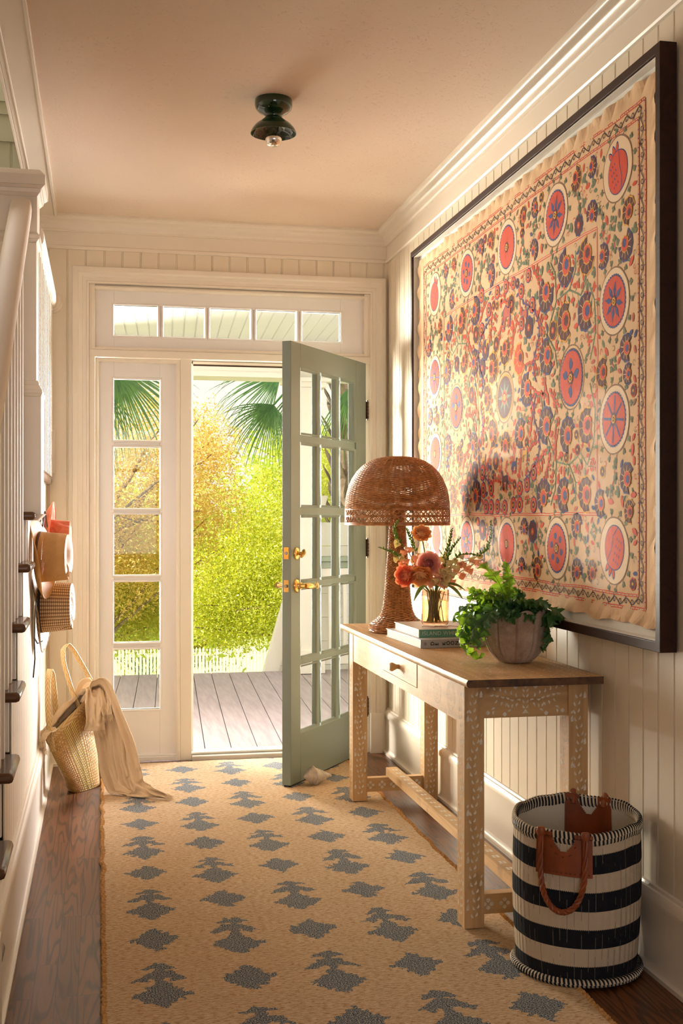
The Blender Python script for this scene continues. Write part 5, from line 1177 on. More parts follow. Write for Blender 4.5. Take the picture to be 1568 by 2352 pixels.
# ------------------------------------------------------------------ straw hats on the stair wall
def straw(name, a, b, holes=False, chk=None, scale=1):
    m, nt, bs = newmat(name); uv = nt.nodes.new('ShaderNodeUVMap'); sx = nt.nodes.new('ShaderNodeSeparateXYZ'); nt.links.new(uv.outputs[0], sx.inputs[0])
    n = noise_n(nt, coords(nt), 40, 4); col = mixc(nt, n, a, b)
    hgt = None
    if chk:       # diagonal two-tone plait
        u = math_n(nt, 'MULTIPLY', sx.outputs[0], chk[2]); v = math_n(nt, 'MULTIPLY', sx.outputs[1], chk[3])
        p, q = math_n(nt, 'ADD', u, v), math_n(nt, 'SUBTRACT', u, v)
        ck = nt.nodes.new('ShaderNodeTexChecker'); ck.inputs['Scale'].default_value = 1; cb_ = nt.nodes.new('ShaderNodeCombineXYZ'); nt.links.new(p, cb_.inputs[0]); nt.links.new(q, cb_.inputs[1]); nt.links.new(cb_.outputs[0], ck.inputs['Vector'])
        col = mixc(nt, ck.outputs['Fac'], col, chk[0])
        e = math_n(nt, 'MULTIPLY', math_n(nt, 'ABSOLUTE', math_n(nt, 'SINE', math_n(nt, 'MULTIPLY', p, PI))), math_n(nt, 'ABSOLUTE', math_n(nt, 'SINE', math_n(nt, 'MULTIPLY', q, PI))))
        r = ramp(nt, [(0, (1, 1, 1, 1)), (.25, (0, 0, 0, 1))]); nt.links.new(e, r.inputs[0]); col = mixc(nt, math_n(nt, 'MULTIPLY', r.outputs[0], .6), col, chk[1]); hgt = e
    else:
        u = math_n(nt, 'SINE', math_n(nt, 'MULTIPLY', sx.outputs[0], 900)); v = math_n(nt, 'SINE', math_n(nt, 'MULTIPLY', sx.outputs[1], 320)); hgt = math_n(nt, 'MULTIPLY', u, v)
        col = mixc(nt, math_n(nt, 'MULTIPLY_ADD', hgt, .10, .10), col, '#8a5c28')
    nt.links.new(col, bs.inputs['Base Color']); bs.inputs['Roughness'].default_value = .5
    bump(nt, bs, hgt, .4, .0015)
    if holes:
        U, V = math_n(nt, 'MULTIPLY', sx.outputs[0], 110), math_n(nt, 'MULTIPLY', sx.outputs[1], 44)
        sh_ = math_n(nt, 'MULTIPLY', math_n(nt, 'MODULO', math_n(nt, 'FLOOR', V), 2), .5); fu = math_n(nt, 'SUBTRACT', math_n(nt, 'FRACT', math_n(nt, 'ADD', U, sh_)), .5); fv = math_n(nt, 'SUBTRACT', math_n(nt, 'FRACT', V), .5)
        d = math_n(nt, 'SQRT', math_n(nt, 'ADD', math_n(nt, 'MULTIPLY', fu, fu), math_n(nt, 'MULTIPLY', fv, fv)))
        hole = math_n(nt, 'MULTIPLY', math_n(nt, 'LESS_THAN', d, .27), math_n(nt, 'MULTIPLY', math_n(nt, 'GREATER_THAN', sx.outputs[1], .42), math_n(nt, 'LESS_THAN', sx.outputs[1], .66)))
        nt.links.new(math_n(nt, 'SUBTRACT', 1, hole), bs.inputs['Alpha'])
    return m
def hat(name, label, loc, tilt, spin, rb, rc, hc, mat, band, lift=.02, pinch=.02, curl=.05, parts=()):
    T = Matrix.Translation(Vector(loc)) @ Matrix.Rotation(tilt, 4, 'Z') @ Matrix.Rotation(spin, 4, 'X') @ Matrix.Rotation(PI/2, 4, 'Y')
    # local: z = crown direction, x = down the wall, y = along the wall
    t = thing(name, label, 'hat', loc)
    def rim(f, th):   # brim from the crown base out
        r = rc+(rb-rc)*f; z = curl*(abs(math.sin(th))**2)*f*f*1.0-.02*f*f*abs(math.cos(th))+lift*f*f*math.cos(th)*(1 if math.cos(th) > 0 else .3)
        return Vector((r*1.08*math.cos(th), r*.94*math.sin(th), z))
    def body(g, th):  # g: 0 base .. .72 top edge .. 1 centre
        if g < .70: q = g/.70; r = rc*(1-.10*q); z = hc*q
        else:
            q = (g-.70)/.30; r = rc*.90*max(0, math.cos(q*PI/2))**.8; z = hc*(1+.05*math.sin(q*PI/2)) - .42*pinch*q*math.exp(-((r*math.sin(th))/rc/.36)**2)
        if g > .35:
            k = min(1, (g-.35)/.35)
            r *= 1-pinch*7*k*max(0, math.cos(th))**2*(math.exp(-((abs(math.sin(th))-.42)/.20)**2))
        return Vector((r*1.12*math.cos(th), r*.95*math.sin(th), z))
    mb = MB(); n = 73
    mb.grid(lambda i, j: T @ rim(1-j/8, 2*PI*i/(n-1)), n, 9, uv=True)
    mb.uv = [None if u is None else [(a, b*.28) for a, b in u] for u in mb.uv]
    m2 = MB(); m2.grid(lambda i, j: T @ body(j/30, 2*PI*i/(n-1)), n, 31, uv=True)
    m2.uv = [[(a, .30+b*.70) for a, b in u] for u in m2.uv]
    o1 = mb.build('brim', mat, t, angle=70); o2 = m2.build('crown', mat, t, angle=70)
    for o in (o1, o2): s = o.modifiers.new('thick', 'SOLIDIFY'); s.thickness = .0022; s.offset = 0
    if band:
        m3 = MB(); m3.grid(lambda i, j: T @ (lambda b: Vector((b.x*1.018, b.y*1.018, b.z)))(body(.015+j*.02, 2*PI*i/72)), 73, 4); o = m3.build('hat_band', band, t, angle=70); s = o.modifiers.new('thick', 'SOLIDIFY'); s.thickness = .002
    m4 = MB(); m4.tube([T @ rim(1, 2*PI*k/72) for k in range(73)], .0022, 6, cap=False); m4.build('brim_edge', mat, t)
    return t, T
tanb = pm('dark_leather_band', '#4a2a14', '#6a3c1c', 20, rough=.4)
hat('straw_hat', 'honey coloured open-weave panama hat on the wall under the stairs', (-.232, 4.70, 1.085), -.20, 0, .150, .088, .112, straw('panama_straw', '#d9a763', '#c08a48', True), tanb, lift=.045, pinch=.055, curl=.030)
h2, T2 = hat('straw_hat', 'two-tone brown plaited straw hat hanging below the panama', (-.236, 4.84, .880), -.12, .15, .170, .093, .125, straw('plaited_straw', '#ecd0a0', '#cfa86e', False, ('#8a5a2c', '#3a2210', 42, 33)), pm('thin_black_cord', '#2a1c14', rough=.6), lift=.03, pinch=.05, curl=.02)
mb = MB(); mb.tube([(-.226, 4.70, 1.0), (-.243, 4.62, .90), (-.245, 4.59, .76), (-.243, 4.585, .70), (-.249, 4.58, .63)], [.0022, .0022, .0025, .003, .003], 6); mb.tube([(-.246, 4.60, .78), (-.235, 4.62, .755), (-.22, 4.66, .76)], .003, 6); mb.build('chin_cord', pm('dark_chin_cord', '#2b1a12', rough=.6), h2)
h3, T3 = hat('straw_hat', 'terracotta felt hat hung behind the panama nearer the door', (-.234, 5.22, 1.135), -.05, PI, .158, .086, .105, pm('terracotta_felt', '#c06a48', '#a9583a', 60, rough=.85, bscale=300, bstr=.2), pm('terracotta_band', '#9a4a30', rough=.7), lift=.055, pinch=.03, curl=.02)
mb = MB()
for d in (0, .012): mb.tube([(-.236+d, 4.78, 1.20), (-.228+d, 4.80, 1.262), (-.220+d, 4.82, 1.20)], .0035, 6)
mb.build('hanging_strap', tanb, h3)

# ------------------------------------------------------------------ straw tote leaning in the corner
tt = thing('straw_tote_bag', 'woven straw tote bag with long plaited handles leaning in the left corner', 'bag', (-.06, 5.45, 0))
def strap_mat():
    m, nt, bs = newmat('plaited_strap'); uv = nt.nodes.new('ShaderNodeUVMap'); sx = nt.nodes.new('ShaderNodeSeparateXYZ'); nt.links.new(uv.outputs[0], sx.inputs[0])
    d = math_n(nt, 'ABSOLUTE', math_n(nt, 'SUBTRACT', sx.outputs[1], .5)); f = math_n(nt, 'FRACT', math_n(nt, 'ADD', math_n(nt, 'MULTIPLY', sx.outputs[0], 34), math_n(nt, 'MULTIPLY', d, 2.4)))
    r = ramp(nt, [(0, '#8f6c3c'), (.10, '#c9a468'), (.5, '#dcc08c'), (.9, '#c09a60')]); nt.links.new(f, r.inputs[0]); nt.links.new(r.outputs[0], bs.inputs['Base Color']); bs.inputs['Roughness'].default_value = .5; bump(nt, bs, f, .5, .003); return m
M['strap'] = strap_mat()
M['strap0'] = M['strap']
def tote_mat():
    m, nt, bs = newmat('plaited_palm_leaf'); uv = nt.nodes.new('ShaderNodeUVMap'); sx = nt.nodes.new('ShaderNodeSeparateXYZ'); nt.links.new(uv.outputs[0], sx.inputs[0])
    u = math_n(nt, 'MULTIPLY', sx.outputs[0], 68); v = math_n(nt, 'MULTIPLY', sx.outputs[1], 30)
    ck = nt.nodes.new('ShaderNodeTexChecker'); ck.inputs['Scale'].default_value = 1; cb_ = nt.nodes.new('ShaderNodeCombineXYZ'); nt.links.new(u, cb_.inputs[0]); nt.links.new(v, cb_.inputs[1]); nt.links.new(cb_.outputs[0], ck.inputs['Vector'])
    wn = nt.nodes.new('ShaderNodeTexWhiteNoise'); fl = nt.nodes.new('ShaderNodeVectorMath'); fl.operation = 'FLOOR'; nt.links.new(cb_.outputs[0], fl.inputs[0]); nt.links.new(fl.outputs[0], wn.inputs['Vector'])
    col = mixc(nt, wn.outputs['Value'], '#c79a58', '#a87a3c'); col = mixc(nt, math_n(nt, 'MULTIPLY', ck.outputs['Fac'], .35), col, '#e0c084')
    stripe = math_n(nt, 'LESS_THAN', math_n(nt, 'ABSOLUTE', math_n(nt, 'SUBTRACT', math_n(nt, 'FRACT', math_n(nt, 'MULTIPLY', sx.outputs[0], 6)), .5)), .12)
    zig = math_n(nt, 'GREATER_THAN', math_n(nt, 'SINE', math_n(nt, 'ADD', math_n(nt, 'MULTIPLY', sx.outputs[1], 190), math_n(nt, 'MULTIPLY', sx.outputs[0], 800))), .0)
    col = mixc(nt, stripe, col, mixc(nt, zig, '#8a6a34', '#e3c878'))
    e = math_n(nt, 'MULTIPLY', math_n(nt, 'ABSOLUTE', math_n(nt, 'SINE', math_n(nt, 'MULTIPLY', u, PI))), math_n(nt, 'ABSOLUTE', math_n(nt, 'SINE', math_n(nt, 'MULTIPLY', v, PI))))
    r = ramp(nt, [(0, (1, 1, 1, 1)), (.22, (0, 0, 0, 1))]); nt.links.new(e, r.inputs[0]); col = mixc(nt, math_n(nt, 'MULTIPLY', r.outputs[0], .55), col, '#5e3f18')
    nt.links.new(col, bs.inputs['Base Color']); bs.inputs['Roughness'].default_value = .5; bump(nt, bs, e, .5, .003); return m
P0, P1, Q0, Q1 = Vector((-.108, 5.36, .002)), Vector((.010, 5.50, .002)), Vector((-.232, 5.17, .270)), Vector((-.042, 5.40, .425))
b0, b1 = Vector((-.045, .085, 0)), Vector((.005, .125, .012))
def tote(th, f, sc=1.0):
    p, q = P0.lerp(Q0, f), P1.lerp(Q1, f); b = b0.lerp(b1, f); c = (p+q)/2+b/2; a = (q-p)/2*sc; bb = b/2*sc*(1+.25*math.sin(PI*f))
    k = lambda t: math.copysign(abs(t)**.55, t); v = c+a*k(math.cos(th))*(1+.04*math.sin(PI*f))-bb*k(math.sin(th)); v.x = max(v.x, -.250 if v.z > .26 else -.236); return v
mb = MB(); mb.grid(lambda i, j: tote(2*PI*i/80, j/24), 81, 25, uv=True); b_ = [tote(2*PI*i/80, 0) for i in range(80)]; M['tote'] = tote_mat()
o = mb.build('bag_body', M['tote'], tt, angle=60)
mb = MB(); mb.grid(lambda i, j: (lambda p, c: c+(p-c)*1.02)(tote(2*PI*i/80, .93+.09*j/2), (P0+P1+Q0+Q1)/4+b1/2), 81, 3, uv=True); mb.uv = [[(a*1.6, b) for a, b in u] for u in mb.uv]; mb.build('rim_band', M['strap0'], tt, angle=60)
mb = MB(); mb.add(b_, [tuple(range(79, -1, -1))]); mb.build('bag_bottom', M['tote'], tt)
mb = MB(); mb.grid(lambda i, j: tote(-2*PI*i/80, .995-j*.05, .93), 81, 12); mb.build('bag_lining', pm('bag_inside', '#8a6634', rough=.8), tt)
def ribbon3(pts, wd, up, mat, name, parent, uvn=1, th=.004):
    Q = []
    pts = [Vector(p) for p in pts]
    for a, b in zip(pts, pts[1:]): Q += [a.lerp(b, k/8) for k in range(8)]
    Q.append(pts[-1])
    for _ in range(3): Q = [Q[0]]+[(Q[i-1]+Q[i]*2+Q[i+1])/4 for i in range(1, len(Q)-1)]+[Q[-1]]
    n = len(Q); mb = MB(); up = Vector(up).normalized()
    def P(i, j):
        d = (Q[min(i+1, n-1)]-Q[max(i-1, 0)]).normalized(); q = (up-d*up.dot(d)).normalized(); return Q[i]+q*wd*(j/3-.5)
    mb.grid(P, n, 4, uv=True); o = mb.build(name, mat, parent, angle=80); s = o.modifiers.new('thick', 'SOLIDIFY'); s.thickness = th; s.offset = 0; return o
Rim = lambda th, f=1: tote(th, f, 1.03)
ribbon3([(-.060, 5.385, .285), (-.085, 5.385, .36), (-.125, 5.385, .46), (-.160, 5.39, .58), (-.166, 5.40, .645), (-.145, 5.43, .668), (-.118, 5.46, .632), (-.075, 5.50, .55), (-.035, 5.53, .47), (-.015, 5.535, .42)], .027, (.55, -.55, .25), M['strap'], 'bag_handle', tt)
ribbon3([(-.200, 5.20, .225), (-.214, 5.20, .31), (-.222, 5.21, .42), (-.222, 5.22, .54), (-.214, 5.24, .580), (-.204, 5.27, .55), (-.196, 5.30, .45), (-.190, 5.32, .33)], .027, (.75, -.5, 0), M['strap'], 'bag_handle', tt)

# gauzy scarf spilling out of the tote
sc = thing('scarf', 'beige gauze scarf with frayed ends spilling from the tote onto the rug', 'scarf', (.06, 5.42, .01))
def drape(pts, wds, wdir, folds, amp, name='scarf_fold', seed=0, thick=.002, nu=34):
    pts = [Vector(p) for p in pts]; Q, W_ = [], []
    for k in range(len(pts)-1):
        for t in range(9): Q.append(pts[k].lerp(pts[k+1], t/9)); W_.append(wds[k]+(wds[k+1]-wds[k])*t/9)
    Q.append(pts[-1]); W_.append(wds[-1])
    for _ in range(4): Q = [Q[0]]+[(Q[i-1]+Q[i]*2+Q[i+1])/4 for i in range(1, len(Q)-1)]+[Q[-1]]
    n = len(Q); mb = MB(); wdir = Vector(wdir)
    def P(i, j):
        d = (Q[min(i+1, n-1)]-Q[max(i-1, 0)]).normalized(); q = (wdir-d*wdir.dot(d)).normalized(); nr = q.cross(d).normalized(); u = j/(nu-1)-.5
        a = amp*(.6+.4*i/n); g = i/n
        o = a*(math.sin(u*folds*2*PI+g*2.2+seed)+.45*math.sin(u*folds*4.6*PI+seed*2+g*4))+.006*noise.noise((u*9+seed, g*11, 2))+.003*noise.noise((u*30, g*34, seed))
        v = Q[i]+q*u*W_[i]*(1+.08*math.sin(g*12+seed))+nr*(o-abs(u)*abs(u)*a*2); v.z = max(v.z, .0135+abs(o)*.4 if v.x > .0 else .004)
        v.x = max(v.x, -.252); return v
    mb.grid(P, n, nu); o = mb.build(name, M['scarf'], sc, angle=85); s = o.modifiers.new('thick', 'SOLIDIFY'); s.thickness = thick; s.offset = 0
    return o, [P(n-1, j) for j in range(nu)], (Q[-1]-Q[-3]).normalized()
ends = []
ends.append(drape([(-.085, 5.40, .40), (-.045, 5.41, .475), (.000, 5.40, .47), (.045, 5.37, .36), (.090, 5.34, .21), (.110, 5.31, .09), (.135, 5.26, .030), (.20, 5.19, .020), (.285, 5.14, .016)], [.10, .13, .12, .12, .14, .15, .14, .10, .035], (.85, -.5, .1), 2.2, .013, seed=1))
ends.append(drape([(-.06, 5.45, .41), (-.015, 5.45, .462), (.022, 5.40, .38), (.045, 5.36, .24), (.060, 5.34, .12), (.085, 5.30, .040), (.14, 5.23, .022)], [.10, .12, .13, .14, .14, .11, .07], (.9, -.4, 0), 2.2, .012, seed=4))
ends.append(drape([(-.045, 5.44, .455), (-.025, 5.375, .465), (-.020, 5.340, .40), (-.022, 5.330, .33), (-.024, 5.328, .285)], [.07, .085, .090, .090, .088], (1, .25, 0), 1.2, .007, seed=2.2))
ends.append(drape([(-.03, 5.44, .46), (.010, 5.38, .448), (.022, 5.350, .40), (.030, 5.338, .350)], [.04, .05, .05, .045], (1, .2, 0), .8, .006, seed=6))
drape([(-.235, 5.22, .300), (-.20, 5.28, .325), (-.15, 5.36, .37), (-.10, 5.42, .415), (-.055, 5.44, .455)], [.05, .085, .10, .10, .08], (.2, .8, -.35), 1.3, .010, seed=3)
ends.append(drape([(-.20, 5.24, .320), (-.232, 5.185, .312), (-.243, 5.160, .285), (-.240, 5.155, .250)], [.06, .06, .045, .035], (.5, -.6, 0), .8, .006, seed=5))
mb = MB()
for _, E_, d in ends:
    for k in range(0, len(E_), 1):
        for r_ in range(2):
            p = E_[k]+Vector((R_.uniform(-.002, .002),)*3); dd_ = d*.9+Vector((R_.uniform(-.6, .6), R_.uniform(-.5, .3), -.45)); l = R_.uniform(.010, .038); q = [p]
            for s in range(5): q.append(q[-1]+(dd_+Vector((R_.uniform(-.7, .7), R_.uniform(-.7, .4), R_.uniform(-.4, .3)))).normalized()*l/5)
            for v in q: v.z = max(v.z, .0125 if v.x > 0 else .003); v.x = max(v.x, -.253)
            mb.tube(q, .0007, 4, cap=False)
tag(mb.build('frayed_fringe', M['scarf'], sc), None, None, kind='stuff')

# ------------------------------------------------------------------ porch and garden
dk_mat = pm('taupe_deck_board', '#9f9294', '#8c7f81', 4, rough=.5, stretch=(9, .7, 1), bscale=40, bstr=.15)
mb = MB(); yaw = math.atan(.057)
Td_ = Matrix.Rotation(-yaw, 4, 'Z')
for k in range(-28, 40):
    x = .723-.057*9.25+.1415*k   # each board's left edge, at Y = 0
    a = [(x+.057*6.12, 6.12), (x+.137+.057*6.12, 6.12), (x+.137+.057*9.35, 9.35), (x+.057*9.35, 9.35)]
    mb.add([(p[0], p[1], z) for z in (-.035, -.005) for p in a], [(0, 3, 2, 1), (4, 5, 6, 7), (0, 1, 5, 4), (1, 2, 6, 5), (2, 3, 7, 6), (3, 0, 4, 7)])
mb.box(-4, 6, 6.12, 9.3, -.10, -.04); mb.box(-4, 6, 9.33, 9.37, -.30, -.035)
struct('porch_deck', mb, dk_mat, 'taupe board porch deck outside the front door', 'porch deck', bevel=0, smooth=False)
M['outwhite'] = pm('white_exterior_paint', '#f1ede4', rough=.5); M['porchwhite'] = pm('bright_porch_ceiling_paint', '#fbfcff', rough=.6)
mb = MB()
c = bead_cols(-4, 6, period=.085)
for (t0, h0), (t1, h1) in zip(c, c[1:]): mb.add([(t0+.057*(6.12-7), 6.12, 2.62+h0*2), (t1+.057*(6.12-7), 6.12, 2.62+h1*2), (t1+.057*(9.25-7), 9.25, 2.62+h1*2), (t0+.057*(9.25-7), 9.25, 2.62+h0*2)], [(0, 1, 2, 3)])
mb.box(-4, 6, 6.12, 10.0, 2.70, 2.85)
struct('porch_ceiling', mb, M['porchwhite'], 'white beadboard ceiling over the porch', 'porch ceiling', smooth=False)
mb = MB(); mb.box(-4, 6, 9.20, 9.42, 2.385, 2.70); bead_strip(mb, -4, 6, 2.43, 2.62, lambda t, z, h: (t, 9.195+h, z), phase=0); mb.box(-4, 6, 9.15, 9.45, 2.345, 2.385); mb.box(-4, 6, 9.17, 9.20, 2.385, 2.425)
struct('porch_beam', mb, M['outwhite'], 'white beam at the outer edge of the porch roof', 'porch beam', smooth=False)
mb = MB(); mb.box(-6, -1.62, 2, 6.1, -3, 5.6); mb.box(RX+.14, 6, 2, 6.1, -3, 5.6); mb.box(-1.62, 6, -2.6, 6.1, 5.62, 5.8)
struct('house_exterior', mb, M['outwhite'], 'white outer walls and roof of the house', 'house', smooth=False)
col_ = MB(); col_.box(1.50, 1.72, 9.13, 9.33, 0, 2.345); col_.box(1.47, 1.75, 9.10, 9.36, 0, .18); col_.box(1.46, 1.76, 9.09, 9.37, 2.27, 2.345); col_.box(1.43, 1.79, 9.06, 9.40, 2.31, 2.345)
tag(col_.build('porch_column', M['outwhite'], loc=(1.61, 9.23, 0), bevel=.004), 'square white porch column behind the glazed door', 'column')
col2 = MB(); col2.box(-1.6, -1.38, 9.13, 9.33, 0, 2.345); col2.box(-1.63, -1.35, 9.1, 9.36, 0, .18); col2.box(-1.65, -1.33, 9.08, 9.38, 2.28, 2.345)
tag(col2.build('porch_column', M['outwhite'], loc=(-1.49, 9.23, 0), bevel=.004), 'square white porch column out of sight beyond the sidelight', 'column')
rl = thing('porch_railing', 'porch railing with a grey-green top rail and white pickets seen through the door panes', 'railing', (2.6, 9.23, 0))
mb = MB(); mb.box(1.72, 4.2, 9.16, 9.30, .885, .925); mb.box(1.72, 4.2, 9.19, 9.27, .83, .885); mb.build('top_rail', pm('grey_green_rail', '#6f7a66', rough=.4), rl, bevel=.004)
mb = MB(); mb.box(1.72, 4.2, 9.20, 9.26, .765, .83); mb.build('under_rail', M['outwhite'], rl); mb = MB(); mb.box(1.72, 4.2, 9.20, 9.26, .06, .12); mb.build('bottom_rail', M['outwhite'], rl)
for k in range(20): mb = MB(); mb.box(1.80+k*.12, 1.832+k*.12, 9.214, 9.246, .12, .765); mb.build('railing_picket', M['outwhite'], rl)
# sloping side wall of the outside steps
mb = MB(); mb.add([(1.33, 9.60, -.05), (1.75, 9.60, 1.42), (1.87, 9.60, 1.42), (1.45, 9.60, -.05)]+[(1.33, 9.72, -.05), (1.75, 9.72, 1.42), (1.87, 9.72, 1.42), (1.45, 9.72, -.05)], [(0, 3, 2, 1), (4, 5, 6, 7), (0, 1, 5, 4), (1, 2, 6, 5), (2, 3, 7, 6), (3, 0, 4, 7)])
mb.add([(1.14, 9.62, -.7), (1.33, 9.62, -.05), (1.45, 9.62, -.05), (1.26, 9.62, -.7)], [(0, 3, 2, 1)])
for k in range(9): z = -.6+.2*k; mb.box(1.36+.19*max(0, z+.1)/.66*1.05, 3.2, 9.66-.0, 9.70+.0, z, z+.196)
wk = mb.build('sloping_wing_wall', M['outwhite'], loc=(1.8, 9.66, -.6), smooth=False); tag(wk, 'white clapboard wing wall with a sloping cap beyond the deck', 'wing wall')
# lawn
GZ = -2.9
mb = MB(); mb.grid(lambda i, j: (-30+70*i/40, 10+70*j/40, GZ+.15*noise.noise((i*.4, j*.4, 0))), 41, 41)
gr_ = struct('ground', mb, pm('sunlit_lawn', '#aab46e', '#c6ca8a', 1.2, rough=.9, bscale=60, bstr=.6, bdist=.05), 'sunny yellow-green lawn below the porch', 'lawn')
# picket fence
fn = thing('picket_fence', 'white picket fence at the far side of the lawn', 'fence', (3.5, 25, GZ))
for z in (-1.72, -2.45): mb = MB(); mb.box(-1.5, 9.5, 25.02, 25.06, z, z+.07); mb.build('fence_rail', M['outwhite'], fn)
pk = None
for k in range(96):
    x = .1+k*.0735; top = -1.53
    if pk is None:
        mb = MB(); zz = [GZ, top-.05, top]; mb.add([(x-.024, 25, GZ), (x+.024, 25, GZ), (x+.024, 25, top-.05), (x, 25, top), (x-.024, 25, top-.05), (x-.024, 25.02, GZ), (x+.024, 25.02, GZ), (x+.024, 25.02, top-.05), (x, 25.02, top), (x-.024, 25.02, top-.05)], [(0, 1, 2, 3, 4), (9, 8, 7, 6, 5), (0, 5, 6, 1), (1, 6, 7, 2), (2, 7, 8, 3), (3, 8, 9, 4), (4, 9, 5, 0)])
        pk = mb.build('fence_picket', M['outwhite'], fn, smooth=False); px0 = x
    else: copyof(pk, fn, loc=(x-px0, 0, 0))
# trees
def foliage_mat(name, cols, trans, tw=.45):
    m, nt, bs = newmat(name); g = nt.nodes.new('ShaderNodeNewGeometry'); r = ramp(nt, [(i/(len(cols)-1), c) for i, c in enumerate(cols)]); nt.links.new(g.outputs['Random Per Island'], r.inputs[0])
    nt.links.new(r.outputs[0], bs.inputs['Base Color']); bs.inputs['Roughness'].default_value = .3
    tl = nt.nodes.new('ShaderNodeBsdfTranslucent'); tl.inputs[0].default_value = hexc(trans); mx = nt.nodes.new('ShaderNodeMixShader'); mx.inputs[0].default_value = tw
    nt.links.new(bs.outputs[0], mx.inputs[1]); nt.links.new(tl.outputs[0], mx.inputs[2]); nt.links.new(mx.outputs[0], nt.nodes['Material Output'].inputs[0]); return m
M['bark'] = pm('grey_bark', '#6b5a48', '#8d7c66', 12, rough=.9, bscale=30, bstr=.6, bdist=.02)
def leaves(name, parent, mat, centres, n, size, seed, spread=1.0):
    # centres: (x, y, z, rx, ry, rz) clumps; leaves gather in twig tufts inside the clumps
    rg = np.random.default_rng(seed); C_ = np.array(centres, float); w_ = (C_[:, 3]*C_[:, 4]*C_[:, 5])**.67; w_ /= w_.sum()
    nt_ = n//36; pick = rg.choice(len(C_), nt_, p=w_); d = rg.normal(size=(nt_, 3)); d /= np.linalg.norm(d, axis=1)[:, None]; rad = rg.random(nt_)**.42
    tuft = C_[pick, :3]+d*rad[:, None]*C_[pick, 3:]
    base = np.repeat(tuft, 36, axis=0)+rg.normal(size=(nt_*36, 3))*size*3.6*spread; N = len(base)
    a = rg.normal(size=(N, 3)); a /= np.linalg.norm(a, axis=1)[:, None]; b = rg.normal(size=(N, 3)); b -= a*(a*b).sum(1)[:, None]; b /= np.linalg.norm(b, axis=1)[:, None]
    s = size*(.6+.8*rg.random(N))[:, None]
    V = np.stack([base-a*s, base+b*s*.38+np.array([0, 0, .1])*s, base+a*s, base-b*s*.38], axis=1).reshape(-1, 3)
    return fast_quads(name, V, mat, parent)
def tree(label, x, y, h, crown, nleaf, size, mat, seed, group='trees beyond the porch', trunk=.14):
    rn = random.Random(seed); t = thing('garden_tree', label, 'tree', (x, y, GZ), group=group)
    mb = MB(); top = GZ+h; pts_ = [(x+.15*noise.noise((seed, k*.7, 0))*k, y, GZ+h*.6*k/6) for k in range(7)]; mb.tube(pts_, [trunk*(1-.09*k) for k in range(7)], 9)
    for k in range(16):
        c = rn.choice(crown); s = Vector(pts_[rn.randint(2, 6)]); e = Vector((c[0]+rn.uniform(-.8, .8)*c[3], c[1]+rn.uniform(-.8, .2)*c[4], c[2]+rn.uniform(-.6, .8)*c[5])); m_ = s.lerp(e, .5)+Vector((rn.uniform(-.3, .3), rn.uniform(-.3, .3), rn.uniform(0, .4)))
        mb.tube([s, s.lerp(m_, .5), m_, m_.lerp(e, .5)+Vector((0, 0, .1)), e], [trunk*.35, trunk*.26, trunk*.17, trunk*.10, .008], 6)
    mb.build('trunk', M['bark'], t)
    inv = t.matrix_basis.inverted(); o = leaves('foliage', t, mat, [(c[0]-x, c[1]-y, c[2]-GZ)+tuple(c[3:]) for c in crown], nleaf, size, seed); return t
gA = foliage_mat('lime_leaves', ['#4c6a12', '#8ea020', '#ccc83c', '#6c8a1a', '#ece690', '#a8b42a'], '#dfe034')
gB = foliage_mat('amber_leaves', ['#c49c56', '#e2c27c', '#d4bc62', '#b89c48', '#eed4a0'], '#f4d878')
gC = foliage_mat('deep_green_leaves', ['#6a7a26', '#98a038', '#bcb450', '#a89440', '#d8cc78'], '#dcd450', .4)
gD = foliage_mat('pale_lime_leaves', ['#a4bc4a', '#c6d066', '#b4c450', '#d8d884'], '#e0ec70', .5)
tree('amber-leaved tree on the left of the doorway view', -.9, 15.6, 6.0, [(.55, 15, 1.9, 1.0, .9, 1.0), (1.2, 15.4, 1.1, .8, .8, .9), (.2, 15.2, .7, .9, .8, .8), (-.9, 15, 1.6, 1.2, 1, 1.3), (1.4, 15.6, 2.2, .5, .6, .5)], 60000, .022, gB, 3)
tree('dense lime-green tree filling the doorway', 4.9, 15.2, 5.4, [(2.7, 14.4, .85, 1.3, 1.0, 1.1), (1.9, 14.2, .40, 1.1, .9, .75), (3.4, 14.6, 1.6, 1.0, .9, .9), (3.9, 14.8, .7, 1.2, 1, 1.1), (1.5, 14.4, 0.0, .55, .6, .35)], 170000, .0195, gA, 5)
tree('olive-green tree behind the sidelight', -1.8, 16.9, 5.6, [(.3, 16.5, .5, 1.1, .9, .9), (-1.2, 16.6, .9, 1.4, 1, 1.4), (1.0, 16.9, .05, 1.0, .8, .55), (.1, 16.4, -.1, .8, .8, .45)], 44000, .030, gC, 8)
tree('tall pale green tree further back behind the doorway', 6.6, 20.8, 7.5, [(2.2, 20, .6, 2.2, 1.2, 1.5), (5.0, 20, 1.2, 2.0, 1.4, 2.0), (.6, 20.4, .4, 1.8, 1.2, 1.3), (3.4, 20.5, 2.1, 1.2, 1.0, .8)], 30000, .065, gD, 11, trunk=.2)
tree('broad tree at the far left edge of the garden', -5.0, 18.0, 7.5, [(-5, 18, 1.5, 2.2, 1.6, 2.4), (-3.2, 18, .5, 1.6, 1.4, 1.7)], 22000, .07, gC, 13, trunk=.2)
tree('broad tree at the far right edge of the garden', 8.5, 18.0, 7.5, [(8.5, 18, 1.5, 2.4, 1.6, 2.4), (6.6, 17.6, .4, 1.6, 1.4, 1.8)], 22000, .07, gA, 17, trunk=.2)
